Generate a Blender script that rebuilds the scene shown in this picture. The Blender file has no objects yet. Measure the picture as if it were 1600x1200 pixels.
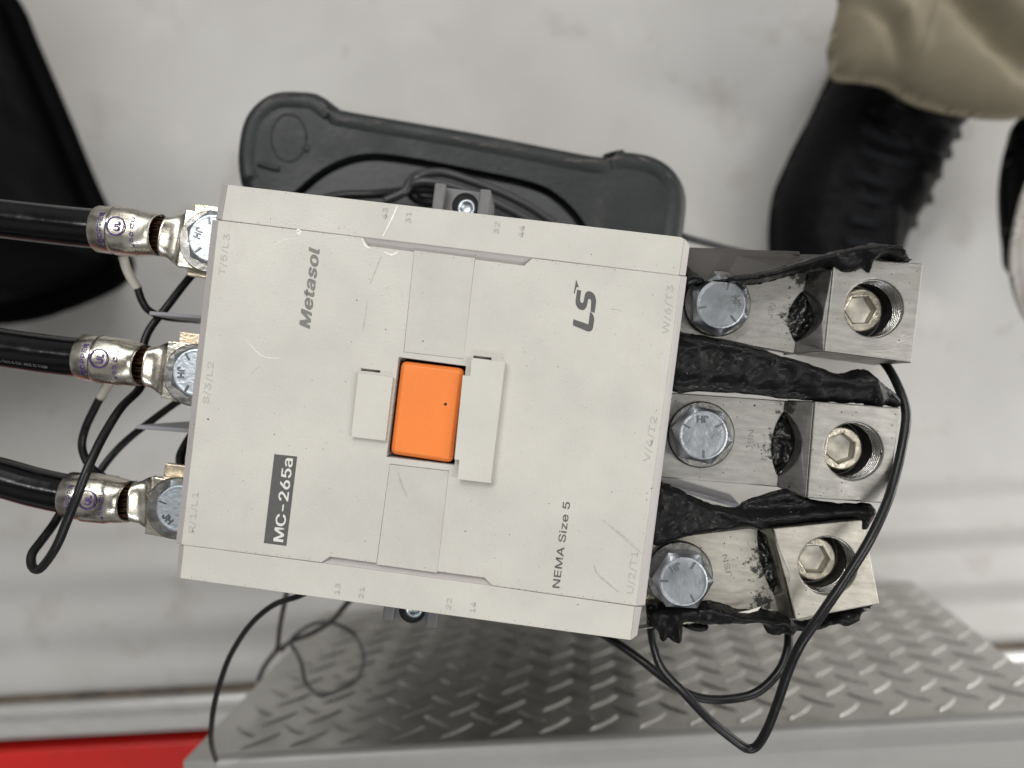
import bpy, bmesh, math, random, os
import numpy as np
from mathutils import Vector, Matrix, noise as mnoise

random.seed(7)
sc = bpy.context.scene
C = sc.collection
MM = 0.001
F = 1202.0            # focal length of the photograph in its own pixels (1600 wide)
HC = 760.0            # camera height over the floor, mm

# ------------------------------------------------------------------ camera
cam_d = bpy.data.cameras.new('camera'); cam = bpy.data.objects.new('camera', cam_d); C.objects.link(cam)
cam.location = (0, 0, HC*MM); cam.rotation_euler = (0, 0, 0)
cam_d.sensor_width = 36; cam_d.lens = 36*F/1600; cam_d.clip_start = 0.01; cam_d.clip_end = 50
cam_d.dof.use_dof = True; cam_d.dof.focus_distance = 0.268; cam_d.dof.aperture_fstop = 6.2
sc.camera = cam

# ------------------------------------------------------------------ light of the workshop
w = bpy.data.worlds.new('World'); sc.world = w; w.use_nodes = True
nt = w.node_tree; bg = nt.nodes['Background']
tc = nt.nodes.new('ShaderNodeTexCoord'); mp = nt.nodes.new('ShaderNodeMapping'); nz = nt.nodes.new('ShaderNodeTexNoise'); cr = nt.nodes.new('ShaderNodeValToRGB')
mp.inputs['Location'].default_value = (.9, 3.1, .4); nz.inputs['Scale'].default_value = 2.2; nz.inputs['Detail'].default_value = 3
cr.color_ramp.elements[0].position = .38; cr.color_ramp.elements[0].color = (.16, .155, .15, 1)
cr.color_ramp.elements[1].position = .64; cr.color_ramp.elements[1].color = (1.0, .99, .96, 1)
nt.links.new(tc.outputs['Generated'], mp.inputs[0]); nt.links.new(mp.outputs[0], nz.inputs['Vector'])
nt.links.new(nz.outputs['Fac'], cr.inputs[0]); nt.links.new(cr.outputs[0], bg.inputs['Color'])
bg.inputs['Strength'].default_value = 0.40

def lamp(name, loc, aim, sx, sy, energy, col):
    l = bpy.data.lights.new(name, 'AREA'); l.shape = 'RECTANGLE'; l.size = sx; l.size_y = sy; l.energy = energy; l.color = col
    o = bpy.data.objects.new(name, l); C.objects.link(o); o.location = loc
    d = Vector(aim) - Vector(loc); o.rotation_euler = d.to_track_quat('-Z', 'Y').to_euler()
    return o
lamp('ceiling_lamp', (-0.75, 1.0, 2.5), (0, 0, .3), 1.5, .22, 26, (1, .985, .96))
lamp('ceiling_panel', (0.1, 1.75, 2.1), (0.1, -.1, .2), 2.6, 1.3, 19, (1, .985, .96))
lamp('ceiling_lamp', (1.5, -0.35, 2.2), (.3, -.1, 0), .3, 1.4, 18, (1, .975, .92))
lamp('side_fill_light', (1.35, 0.24, .42), (0, -.12, 0), .9, .5, 10, (1, .99, .97))  # added low side light for the floor and tread plate, not a real doorway
lamp('ceiling_lamp', (0.3, -1.7, 2.4), (.1, -.1, 0), 1.4, .22, 14, (.95, .98, 1))

sc.view_settings.view_transform = 'Standard'; sc.view_settings.look = 'None'
sc.view_settings.exposure = 0.0; sc.view_settings.gamma = 1
sc.render.engine = 'CYCLES'; sc.cycles.max_bounces = 8

# ------------------------------------------------------------------ frames
def P(u, v, z):                      # photograph pixel -> world mm at height z
    return ((u-800)/F*(HC-z), (600-v)/F*(HC-z), z)
rz, ty = math.radians(-7.05), math.radians(1.7)
EX = Vector((math.cos(rz)*math.cos(ty), math.sin(rz)*math.cos(ty), math.sin(ty)))
EY = Vector((-math.sin(rz), math.cos(rz), 0.0))
EZ = EX.cross(EY)
O = Vector(P(674.5, 641.5, 500.0))
MC = Matrix(((EX.x, EY.x, EZ.x, O.x), (EX.y, EY.y, EZ.y, O.y), (EX.z, EY.z, EZ.z, O.z), (0, 0, 0, 1)))
MW = Matrix.Identity(4)
def Q(u, v, c=0.0):                  # photograph pixel -> contactor frame (a, b) on the plane c
    d = Vector(((u-800)/F, (600-v)/F, -1.0)); cp = Vector((0, 0, HC))
    t = (c - (cp-O).dot(EZ)) / d.dot(EZ)
    p = cp + d*t - O
    return (p.dot(EX), p.dot(EY))
def Q3(u, v, c): a, b = Q(u, v, c); return (a, b, c)
def QL(pts, c=0.0): return [Q(u, v, c) for u, v in pts]
def PL(pts, z): return [P(u, v, z)[:2] for u, v in pts]

# ------------------------------------------------------------------ materials
def mat(name, col, rough=.5, metal=0.0, spec=.5, bump=0, bscale=200, var=0, vscale=30, speck=0, sscale=900, speckcol=(.02, .02, .02), col2=None, coat=0, stretch=None, rvar=0):
    m = bpy.data.materials.new(name); m.use_nodes = True; n = m.node_tree.nodes; L = m.node_tree.links; b = n['Principled BSDF']
    b.inputs['Base Color'].default_value = (*col, 1); b.inputs['Roughness'].default_value = rough; b.inputs['Metallic'].default_value = metal
    b.inputs['Specular IOR Level'].default_value = spec
    if coat: b.inputs['Coat Weight'].default_value = coat; b.inputs['Coat Roughness'].default_value = .12
    g = n.new('ShaderNodeNewGeometry'); vec = g.outputs['Position']
    if stretch:
        mpn = n.new('ShaderNodeMapping'); mpn.inputs['Scale'].default_value = stretch; mpn.inputs['Rotation'].default_value = (0, 0, rz)
        mpn.vector_type = 'TEXTURE'; mpn.inputs['Scale'].default_value = tuple(1/s for s in stretch)
        L.new(vec, mpn.inputs[0]); svec = mpn.outputs[0]
    else: svec = vec
    out = None
    if var or col2:
        t = n.new('ShaderNodeTexNoise'); t.inputs['Scale'].default_value = vscale; t.inputs['Detail'].default_value = 7; t.inputs['Roughness'].default_value = .62; L.new(svec, t.inputs['Vector'])
        r = n.new('ShaderNodeValToRGB'); r.color_ramp.elements[0].position = .34; r.color_ramp.elements[1].position = .68
        c2 = col2 if col2 else tuple(max(0, x*(1-var)) for x in col)
        r.color_ramp.elements[0].color = (*c2, 1); r.color_ramp.elements[1].color = (*col, 1)
        L.new(t.outputs['Fac'], r.inputs[0]); out = r.outputs[0]
    if speck:
        for k, (ss, lim) in enumerate(((sscale, speck), (sscale*.45, speck*.75))):
            vo = n.new('ShaderNodeTexVoronoi'); vo.inputs['Scale'].default_value = ss; L.new(vec, vo.inputs['Vector'])
            lt = n.new('ShaderNodeMath'); lt.operation = 'LESS_THAN'; L.new(vo.outputs['Distance'], lt.inputs[0])
            # only some cells carry a speck, and each of its own size
            sep = n.new('ShaderNodeSeparateColor'); L.new(vo.outputs['Color'], sep.inputs[0])
            pw = n.new('ShaderNodeMath'); pw.operation = 'POWER'; pw.inputs[1].default_value = 6; L.new(sep.outputs[0], pw.inputs[0])
            ml = n.new('ShaderNodeMath'); ml.operation = 'MULTIPLY'; ml.inputs[1].default_value = lim; L.new(pw.outputs[0], ml.inputs[0])
            L.new(ml.outputs[0], lt.inputs[1])
            mx = n.new('ShaderNodeMix'); mx.data_type = 'RGBA'; L.new(lt.outputs[0], mx.inputs[0])
            if out is not None: L.new(out, mx.inputs[6])
            else: mx.inputs[6].default_value = (*col, 1)
            mx.inputs[7].default_value = (*speckcol, 1); out = mx.outputs[2]
    if out is not None: L.new(out, b.inputs['Base Color'])
    if bump:
        t = n.new('ShaderNodeTexNoise'); t.inputs['Scale'].default_value = bscale; t.inputs['Detail'].default_value = 5; L.new(svec, t.inputs['Vector'])
        bp = n.new('ShaderNodeBump'); bp.inputs['Strength'].default_value = bump; bp.inputs['Distance'].default_value = .0006; L.new(t.outputs['Fac'], bp.inputs['Height']); L.new(bp.outputs[0], b.inputs['Normal'])
    if rvar:
        t = n.new('ShaderNodeTexNoise'); t.inputs['Scale'].default_value = vscale*1.7; t.inputs['Detail'].default_value = 6; L.new(vec, t.inputs['Vector'])
        mr = n.new('ShaderNodeMapRange'); mr.inputs['From Min'].default_value = .3; mr.inputs['From Max'].default_value = .7
        mr.inputs['To Min'].default_value = max(.03, rough-rvar); mr.inputs['To Max'].default_value = min(1, rough+rvar)
        L.new(t.outputs['Fac'], mr.inputs['Value']); L.new(mr.outputs[0], b.inputs['Roughness'])
    return m

def soot_mat(name, centre, col=(.56, .54, .49), extra=None, rad=16):
    """tin plated metal with a soot deposit scattered round the wire window"""
    m = mat(name, col, .45, .82, bump=.12, bscale=700, var=.25, vscale=110, speck=.22, sscale=800, speckcol=(.05, .045, .04), rvar=.10, stretch=(1, 5, 1))
    n = m.node_tree.nodes; L = m.node_tree.links; b = n['Principled BSDF']
    src = b.inputs['Base Color'].links[0].from_socket
    g = n.new('ShaderNodeNewGeometry'); cur = None
    for (cx, cy, cz), rr in [(centre, rad)]+(extra or []):
        d = n.new('ShaderNodeVectorMath'); d.operation = 'DISTANCE'; L.new(g.outputs['Position'], d.inputs[0]); d.inputs[1].default_value = (cx*MM, cy*MM, cz*MM)
        mr = n.new('ShaderNodeMapRange'); mr.inputs['From Min'].default_value = .15*rr*MM; mr.inputs['From Max'].default_value = rr*MM
        mr.inputs['To Min'].default_value = .60; mr.inputs['To Max'].default_value = .20; L.new(d.outputs['Value'], mr.inputs['Value'])
        if cur is None: cur = mr.outputs[0]
        else:
            mxm = n.new('ShaderNodeMath'); mxm.operation = 'MAXIMUM'; L.new(cur, mxm.inputs[0]); L.new(mr.outputs[0], mxm.inputs[1]); cur = mxm.outputs[0]
    t = n.new('ShaderNodeTexNoise'); t.inputs['Scale'].default_value = 420; t.inputs['Detail'].default_value = 8; t.inputs['Roughness'].default_value = .7; L.new(g.outputs['Position'], t.inputs['Vector'])
    sb = n.new('ShaderNodeMath'); sb.operation = 'SUBTRACT'; L.new(cur, sb.inputs[0]); L.new(t.outputs['Fac'], sb.inputs[1])
    m2 = n.new('ShaderNodeMath'); m2.operation = 'MULTIPLY'; m2.use_clamp = True; m2.inputs[1].default_value = 16; L.new(sb.outputs[0], m2.inputs[0])
    mx = n.new('ShaderNodeMix'); mx.data_type = 'RGBA'; L.new(m2.outputs[0], mx.inputs[0]); L.new(src, mx.inputs[6]); mx.inputs[7].default_value = (.02, .02, .018, 1)
    L.new(mx.outputs[2], b.inputs['Base Color'])
    inv = n.new('ShaderNodeMath'); inv.operation = 'SUBTRACT'; inv.inputs[0].default_value = 1; L.new(m2.outputs[0], inv.inputs[1]); L.new(inv.outputs[0], b.inputs['Metallic'])
    return m

M = {}
M['cover'] = mat('cover_plastic', (.575, .56, .515), .5, bump=.2, bscale=1500, var=.12, vscale=30, rvar=.08, speck=.05, sscale=330, speckcol=(.16, .14, .12))
M['cover2'] = mat('channel_plastic', (.55, .536, .493), .56, bump=.2, bscale=1700, var=.12, vscale=45, speck=.05, sscale=330, speckcol=(.16, .14, .12))
M['tab'] = mat('tab_plastic', (.59, .575, .525), .5, bump=.12, bscale=1400, var=.08, vscale=60, speck=.05, sscale=330, speckcol=(.2, .15, .1))
M['edge'] = mat('cover_edge_shaded_plastic', (.50, .47, .46), .55, bump=.15, bscale=900, var=.08, vscale=60)  # cover plastic darkened: shade of the side and notch faces put into colour
M['orange'] = mat('orange_plastic', (.88, .235, .045), .38, bump=.12, bscale=1800, var=.08, vscale=50)
M['dark'] = mat('dark_plastic', (.022, .023, .025), .45, bump=.2, bscale=400)
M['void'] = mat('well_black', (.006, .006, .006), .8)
M['housing'] = mat('housing_plastic', (.055, .057, .06), .5, bump=.1, bscale=700)
M['grey'] = mat('grey_plastic', (.17, .17, .175), .5, bump=.2, bscale=600, var=.2, vscale=80)
M['barrier'] = mat('barrier_plastic', (.25, .25, .27), .45, var=.15, vscale=40)
M['ink'] = mat('grey_ink', (.095, .095, .095), .55, var=.15, vscale=900)
M['ink2'] = mat('faded_ink', (.21, .21, .205), .55, var=.3, vscale=1500)
M['white_ink'] = mat('white_ink', (.66, .66, .62), .5)
M['emb'] = mat('embossed_shaded_plastic', (.43, .42, .385), .5)  # letters share the lid's plastic; shade of the relief is painted in
M['scratchl'] = mat('pale_scratch', (.82, .81, .76), .5)
M['scratchd'] = mat('dark_scuff', (.50, .49, .445), .6, var=.3, vscale=700)
M['dirt'] = mat('black_dirt', (.02, .018, .015), .7)
M['zinc'] = mat('zinc_steel', (.50, .53, .57), .32, 1, bump=.15, bscale=500, var=.2, vscale=60, rvar=.07)
M['zincb'] = mat('bright_zinc', (.58, .64, .69), .4, 1, bump=.25, bscale=600, var=.12, vscale=200)
M['stamp'] = mat('shaded_stamp_tin', (.24, .235, .22), .5, .8, var=.5, vscale=900)  # lug metal darkened: shade in the stamped letters put into the colour
M['mark'] = mat('shaded_mark_metal', (.17, .18, .19), .4, 1)  # bolt steel darkened so the raised head marks carry painted shade
M['washer'] = mat('washer_steel', (.33, .325, .31), .34, 1, bump=.3, bscale=500, var=.35, vscale=150, rvar=.1)
M['tin'] = mat('tinned_copper', (.72, .695, .63), .27, 1, bump=.3, bscale=260, var=.3, vscale=130, rvar=.08, col2=(.56, .52, .44))
M['tinflat'] = mat('tinned_tongue', (.72, .69, .60), .28, 1, bump=.4, bscale=500, var=.2, vscale=200, speck=.2, sscale=500, speckcol=(.25, .12, .07))
M['bus'] = mat('busbar_tin', (.70, .66, .54), .35, 1, bump=.5, bscale=600, col2=(.60, .48, .34), vscale=250)
M['copper'] = mat('copper', (.055, .028, .018), .42, 1, var=.6, vscale=500)
M['screw'] = mat('screw_steel', (.44, .41, .345), .34, 1, bump=.3, bscale=500, var=.3, vscale=220, rvar=.08)
M['thread'] = mat('thread_metal', (.55, .54, .52), .26, 1, var=.4, vscale=300)
M['cable'] = mat('cable_jacket', (.003, .003, .004), .17, bump=.3, bscale=120, spec=.3, rvar=.07, vscale=60)
M['wire'] = mat('wire_jacket', (.009, .009, .010), .34, spec=.35, bump=.3, bscale=300, rvar=.08, vscale=90)
M['wire2'] = mat('wire_jacket_grey', (.03, .031, .033), .35)
M['ferrule'] = mat('white_ferrule', (.52, .49, .43), .45)
M['purple'] = mat('purple_ink', (.06, .025, .15), .5)
M['rubber'] = mat('burnt_rubber', (.0055, .0055, .006), .40, bump=.5, bscale=520, speck=.16, sscale=1100, speckcol=(.25, .24, .22), rvar=.16, vscale=160, spec=.22)
M['rubbers'] = mat('smooth_rubber', (.062, .057, .053), .5, spec=.4, bump=.4, bscale=120, var=.4, vscale=40)
M['socket'] = mat('socket_lit_steel', (.72, .69, .60), .4, .25, var=.3, vscale=300)  # paler than the screw: bright light in the socket put into the colour
M['char'] = mat('charred_strands', (.013, .013, .012), .32, bump=.3, bscale=400, spec=.5, rvar=.12, vscale=400)
M['floor'] = mat('floor_paint', (.50, .49, .47), .48, bump=.15, bscale=90, rvar=.1, vscale=7)
M['alu'] = mat('aluminium', (.80, .79, .77), .3, .6, bump=.3, bscale=120, var=.2, vscale=30, stretch=(1, 12, 12))
M['gapdirt'] = mat('gap_dirt', (.16, .125, .08), .8, col2=(.05, .045, .04), vscale=60)
M['red'] = mat('red_paint', (.62, .018, .014), .4, var=.2, vscale=10)
M['tread'] = mat('tread_metal', (.58, .57, .54), .33, .85, bump=.3, bscale=400, var=.2, vscale=22, rvar=.08)
M['lip'] = mat('lip_metal', (.33, .325, .315), .5, .3, var=.18, vscale=9, bump=.1, bscale=200)
M['stool'] = mat('stool_plastic', (.026, .030, .032), .5, spec=.35, bump=.5, bscale=330, var=.35, vscale=28, rvar=.08)
M['stoolin'] = mat('stool_plastic_inner', (.042, .046, .048), .5, bump=.4, bscale=330, var=.25, vscale=22)
M['groundm'] = mat('ground_concrete', (.16, .155, .15), .8, var=.3, vscale=4)
M['scuff'] = mat('pale_scuff', (.17, .14, .13), .6, var=.5, vscale=300)
M['case'] = mat('case_plastic', (.002, .002, .0025), .4, spec=.02, bump=.15, bscale=60, rvar=.1, vscale=12)
M['boot'] = mat('boot_leather', (.005, .005, .006), .55, spec=.10, bump=.6, bscale=120, var=.4, vscale=25)
M['lace'] = mat('boot_lace', (.009, .010, .013), .6, spec=.15, bump=.5, bscale=500)
M['cloth'] = mat('trouser_cloth', (.255, .222, .155), .85, bump=.5, bscale=700, var=.12, vscale=30)
M['sole'] = mat('shoe_sole', (.72, .68, .63), .6, bump=.3, bscale=120, var=.15, vscale=40)

def smudge(m, scale, lo, hi, col, fac, rot=0, ms=(1, 1, 1)):
    n = m.node_tree.nodes; L = m.node_tree.links; b = n['Principled BSDF']; src = b.inputs['Base Color'].links[0].from_socket
    g = n.new('ShaderNodeNewGeometry'); mpn = n.new('ShaderNodeMapping'); mpn.inputs['Scale'].default_value = ms; mpn.inputs['Rotation'].default_value = (0, 0, rot); L.new(g.outputs['Position'], mpn.inputs[0])
    t = n.new('ShaderNodeTexNoise'); t.inputs['Scale'].default_value = scale; t.inputs['Detail'].default_value = 8; t.inputs['Roughness'].default_value = .65; L.new(mpn.outputs[0], t.inputs['Vector'])
    mr = n.new('ShaderNodeMapRange'); mr.inputs['From Min'].default_value = lo; mr.inputs['From Max'].default_value = hi; mr.inputs['To Max'].default_value = fac; L.new(t.outputs['Fac'], mr.inputs['Value'])
    mx = n.new('ShaderNodeMix'); mx.data_type = 'RGBA'; L.new(mr.outputs[0], mx.inputs[0]); L.new(src, mx.inputs[6]); mx.inputs[7].default_value = (*col, 1); L.new(mx.outputs[2], b.inputs['Base Color'])
for k in ('cover', 'cover2', 'tab'):
    smudge(M[k], 55, .60, .80, (.40, .375, .33), .45, .4, (1, .35, 1)); smudge(M[k], 260, .66, .78, (.36, .34, .30), .35)
smudge(M['orange'], 120, .6, .8, (.70, .25, .09), .5); smudge(M['tread'], 26, .52, .72, (.26, .25, .22), .55); smudge(M['red'], 30, .55, .75, (.25, .03, .025), .5)
smudge(M['stool'], 60, .58, .75, (.085, .08, .072), .5); smudge(M['lip'], 18, .5, .75, (.25, .24, .225), .5, 0, (.3, 3, 1))

# dust and scuffs on the painted floor
def finish_floor():
    m = M['floor']; n = m.node_tree.nodes; L = m.node_tree.links; b = n['Principled BSDF']
    g = n.new('ShaderNodeNewGeometry')
    def layer(prev, scale, lo, hi, col, fac, mscale=(1, 1, 1), detail=6):
        mpn = n.new('ShaderNodeMapping'); mpn.inputs['Scale'].default_value = mscale; L.new(g.outputs['Position'], mpn.inputs[0])
        t = n.new('ShaderNodeTexNoise'); t.inputs['Scale'].default_value = scale; t.inputs['Detail'].default_value = detail; L.new(mpn.outputs[0], t.inputs['Vector'])
        mr = n.new('ShaderNodeMapRange'); mr.inputs['From Min'].default_value = lo; mr.inputs['From Max'].default_value = hi; mr.inputs['To Max'].default_value = fac; L.new(t.outputs['Fac'], mr.inputs['Value'])
        mx = n.new('ShaderNodeMix'); mx.data_type = 'RGBA'; L.new(mr.outputs[0], mx.inputs[0])
        if prev is None: mx.inputs[6].default_value = (.465, .457, .445, 1)
        else: L.new(prev, mx.inputs[6])
        mx.inputs[7].default_value = (*col, 1); return mx.outputs[2]
    o = layer(None, 5, .42, .75, (.36, .34, .31), .55)
    o = layer(o, 16, .58, .74, (.27, .24, .20), .45, detail=3)
    o = layer(o, 9, .60, .78, (.58, .57, .55), .5, (1.4, 1, 1))
    o = layer(o, 26, .68, .78, (.20, .16, .13), .35, detail=3)
    L.new(o, b.inputs['Base Color'])
finish_floor()

# ------------------------------------------------------------------ builders
def thing(name, label, cat, base=(0, 0, 0), group=None):
    o = bpy.data.objects.new(name, None); C.objects.link(o); o.empty_display_size = .02
    o.location = Vector(base)*MM; o['label'] = label; o['category'] = cat
    if group: o['group'] = group
    return o
def tag(o, label, cat, group=None):
    o['label'] = label; o['category'] = cat
    if group: o['group'] = group
    return o
def struct(o): o['kind'] = 'structure'; return o

def obj(name, verts, faces, m, parent=None, frame=MW, smooth=False, bevel=0, label=None, seg=2, wn=False):
    if isinstance(verts, np.ndarray):
        A = np.array(frame); v = verts @ A[:3, :3].T + A[:3, 3]
    else:
        v = np.array([frame @ Vector(p) for p in verts])
    v = v*MM
    root = parent
    off = Vector((0, 0, 0))
    while root is not None: off += root.location; root = root.parent
    ctr = (v.min(0)+v.max(0))/2
    me = bpy.data.meshes.new(name); me.from_pydata((v-ctr).tolist(), [], [tuple(int(i) for i in f) for f in faces]); me.update()
    me.materials.append(m)
    if smooth: me.shade_smooth()
    o = bpy.data.objects.new(name, me); C.objects.link(o)
    o.parent = parent; o.location = Vector(ctr) - off
    if bevel:
        bm = o.modifiers.new('bevel', 'BEVEL'); bm.width = bevel*MM; bm.segments = seg; bm.limit_method = 'ANGLE'; bm.angle_limit = math.radians(35)
        bm.harden_normals = False
    if label: o['label'] = label
    return o

def join(parts):
    V, Fc = [], []
    for v, f in parts:
        k = len(V); V += [tuple(p) for p in v]; Fc += [tuple(i+k for i in q) for q in f]
    return V, Fc

def curve_mesh(loops, thick, bevel, ctop, res=2):
    cu = bpy.data.curves.new('tmp', 'CURVE'); cu.dimensions = '2D'; cu.fill_mode = 'BOTH'
    cu.extrude = max(.001, thick/2-bevel); cu.bevel_depth = bevel; cu.bevel_resolution = res; cu.offset = -bevel
    for lp in loops:
        s = cu.splines.new('POLY'); s.points.add(len(lp)-1); s.use_cyclic_u = True
        for i, p in enumerate(lp): s.points[i].co = (p[0], p[1], 0, 1)
    o = bpy.data.objects.new('tmp', cu); C.objects.link(o)
    dg = bpy.context.evaluated_depsgraph_get(); me = bpy.data.meshes.new_from_object(o.evaluated_get(dg))
    v = [(p.co.x, p.co.y, p.co.z + ctop - thick/2) for p in me.vertices]; f = [tuple(q.vertices) for q in me.polygons]
    bpy.data.objects.remove(o); bpy.data.curves.remove(cu); bpy.data.meshes.remove(me)
    return v, f

def area2(lp): return sum(lp[i][0]*lp[(i+1) % len(lp)][1]-lp[(i+1) % len(lp)][0]*lp[i][1] for i in range(len(lp)))
def ccw(lp): return lp if area2(lp) > 0 else lp[::-1]

def plate(name, loops, ctop, thick, m, parent=None, frame=MC, bevel=.25, label=None, smooth=False):
    # first loop outline, the rest holes; outline ccw, holes cw so that the bevel stays inside
    lps = [ccw(loops[0])] + [ccw(l)[::-1] for l in loops[1:]]
    v, f = curve_mesh(lps, thick, bevel, ctop)
    return obj(name, v, f, m, parent, frame, smooth, label=label)

def round_poly(lp, r, n=5):
    out = []
    N = len(lp)
    for i in range(N):
        p0, p1, p2 = Vector(lp[i-1][:2]), Vector(lp[i][:2]), Vector(lp[(i+1) % N][:2])
        rr = r[i] if isinstance(r, (list, tuple)) else r
        d0, d1 = (p0-p1), (p2-p1)
        k = min(rr, d0.length*.48, d1.length*.48)
        a, b = p1+d0.normalized()*k, p1+d1.normalized()*k
        for j in range(n+1):
            t = j/n; q = a*(1-t)**2 + p1*2*t*(1-t) + b*t*t; out.append((q.x, q.y))
    return out

def smooth_closed(pts, n=6):
    out = []; N = len(pts)
    for i in range(N):
        p0, p1, p2, p3 = [np.array(pts[(i+k) % N][:2], float) for k in (-1, 0, 1, 2)]
        for j in range(n):
            t = j/n
            out.append(tuple(.5*((2*p1)+(-p0+p2)*t+(2*p0-5*p1+4*p2-p3)*t*t+(-p0+3*p1-3*p2+p3)*t**3)))
    return out

def smooth_path(pts, n=8):
    P_ = [np.array(p, float) for p in pts]; out = []
    for i in range(len(P_)-1):
        p0 = P_[i-1] if i else P_[0]*2-P_[1]; p1, p2 = P_[i], P_[i+1]; p3 = P_[i+2] if i+2 < len(P_) else P_[-1]*2-P_[-2]
        for j in range(n):
            t = j/n; out.append(.5*((2*p1)+(-p0+p2)*t+(2*p0-5*p1+4*p2-p3)*t*t+(-p0+3*p1-3*p2+p3)*t**3))
    out.append(P_[-1]); return out

def tube_mesh(pts, r, segs=14, n=8, cap=True, rough=0):
    S = smooth_path(pts, n) if n else [np.array(p, float) for p in pts]
    V, Fc = [], []; N = len(S)
    up = None
    for i, p in enumerate(S):
        t = S[min(i+1, N-1)]-S[max(i-1, 0)]; t = t/(np.linalg.norm(t)+1e-9)
        if up is None:
            up = np.cross(t, [0, 0, 1.0]);
            if np.linalg.norm(up) < .1: up = np.cross(t, [1.0, 0, 0])
        up = up - t*np.dot(up, t); up /= np.linalg.norm(up); bi = np.cross(t, up)
        rr = r(i/(N-1)) if callable(r) else r
        if rough: rr *= 1+rough*mnoise.noise(Vector((p[0]*.12, p[1]*.12, 3.1)))
        for k in range(segs):
            a = 2*math.pi*k/segs; V.append(tuple(p+rr*(math.cos(a)*up+math.sin(a)*bi)))
    for i in range(N-1):
        for k in range(segs):
            a, b = i*segs+k, i*segs+(k+1) % segs; Fc.append((a, b, b+segs, a+segs))
    if cap: Fc.append(tuple(range(segs))[::-1]); Fc.append(tuple(range((N-1)*segs, N*segs)))
    return V, Fc

def lathe(prof, c=(0, 0, 0), segs=48, rot=0.0):
    """profile of (radius or function of angle, z)"""
    V, Fc = [], []
    for r, z in prof:
        for k in range(segs):
            a = 2*math.pi*k/segs; rr = r(a) if callable(r) else r
            V.append((c[0]+rr*math.cos(a+rot), c[1]+rr*math.sin(a+rot), c[2]+z))
    for i in range(len(prof)-1):
        for k in range(segs):
            a, b = i*segs+k, i*segs+(k+1) % segs; Fc.append((a, b, b+segs, a+segs))
    Fc.append(tuple(range((len(prof)-1)*segs, len(prof)*segs)))
    return V, Fc

def prism(poly3, depth, axis=(0, 0, -1)):
    n = len(poly3); ax = np.array(axis, float)*depth
    top = [tuple(p) for p in poly3]; bot = [tuple(np.array(p)+ax) for p in poly3]
    bm = bmesh.new(); vs = [bm.verts.new(p) for p in top+bot]
    if area2([p[:2] for p in poly3]) > 0: f1, f2 = vs[:n], vs[n:][::-1]; sgn = 1
    else: f1, f2 = vs[:n][::-1], vs[n:]; sgn = -1
    bm.faces.new(f1); bm.faces.new(f2)
    for i in range(n):
        j = (i+1) % n; q = [vs[i], vs[i+n], vs[j+n], vs[j]]
        bm.faces.new(q if sgn > 0 else q[::-1])
    bm.normal_update()
    bmesh.ops.triangulate(bm, faces=[f for f in bm.faces if len(f.verts) > 4], ngon_method='EAR_CLIP')
    bm.verts.index_update(); V = [tuple(v.co) for v in bm.verts]; Fc = [tuple(v.index for v in f.verts) for f in bm.faces]; bm.free()
    return V, Fc

def box(x0, x1, y0, y1, z0, z1): return prism([(x0, y0, z1), (x1, y0, z1), (x1, y1, z1), (x0, y1, z1)], z1-z0)

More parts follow.
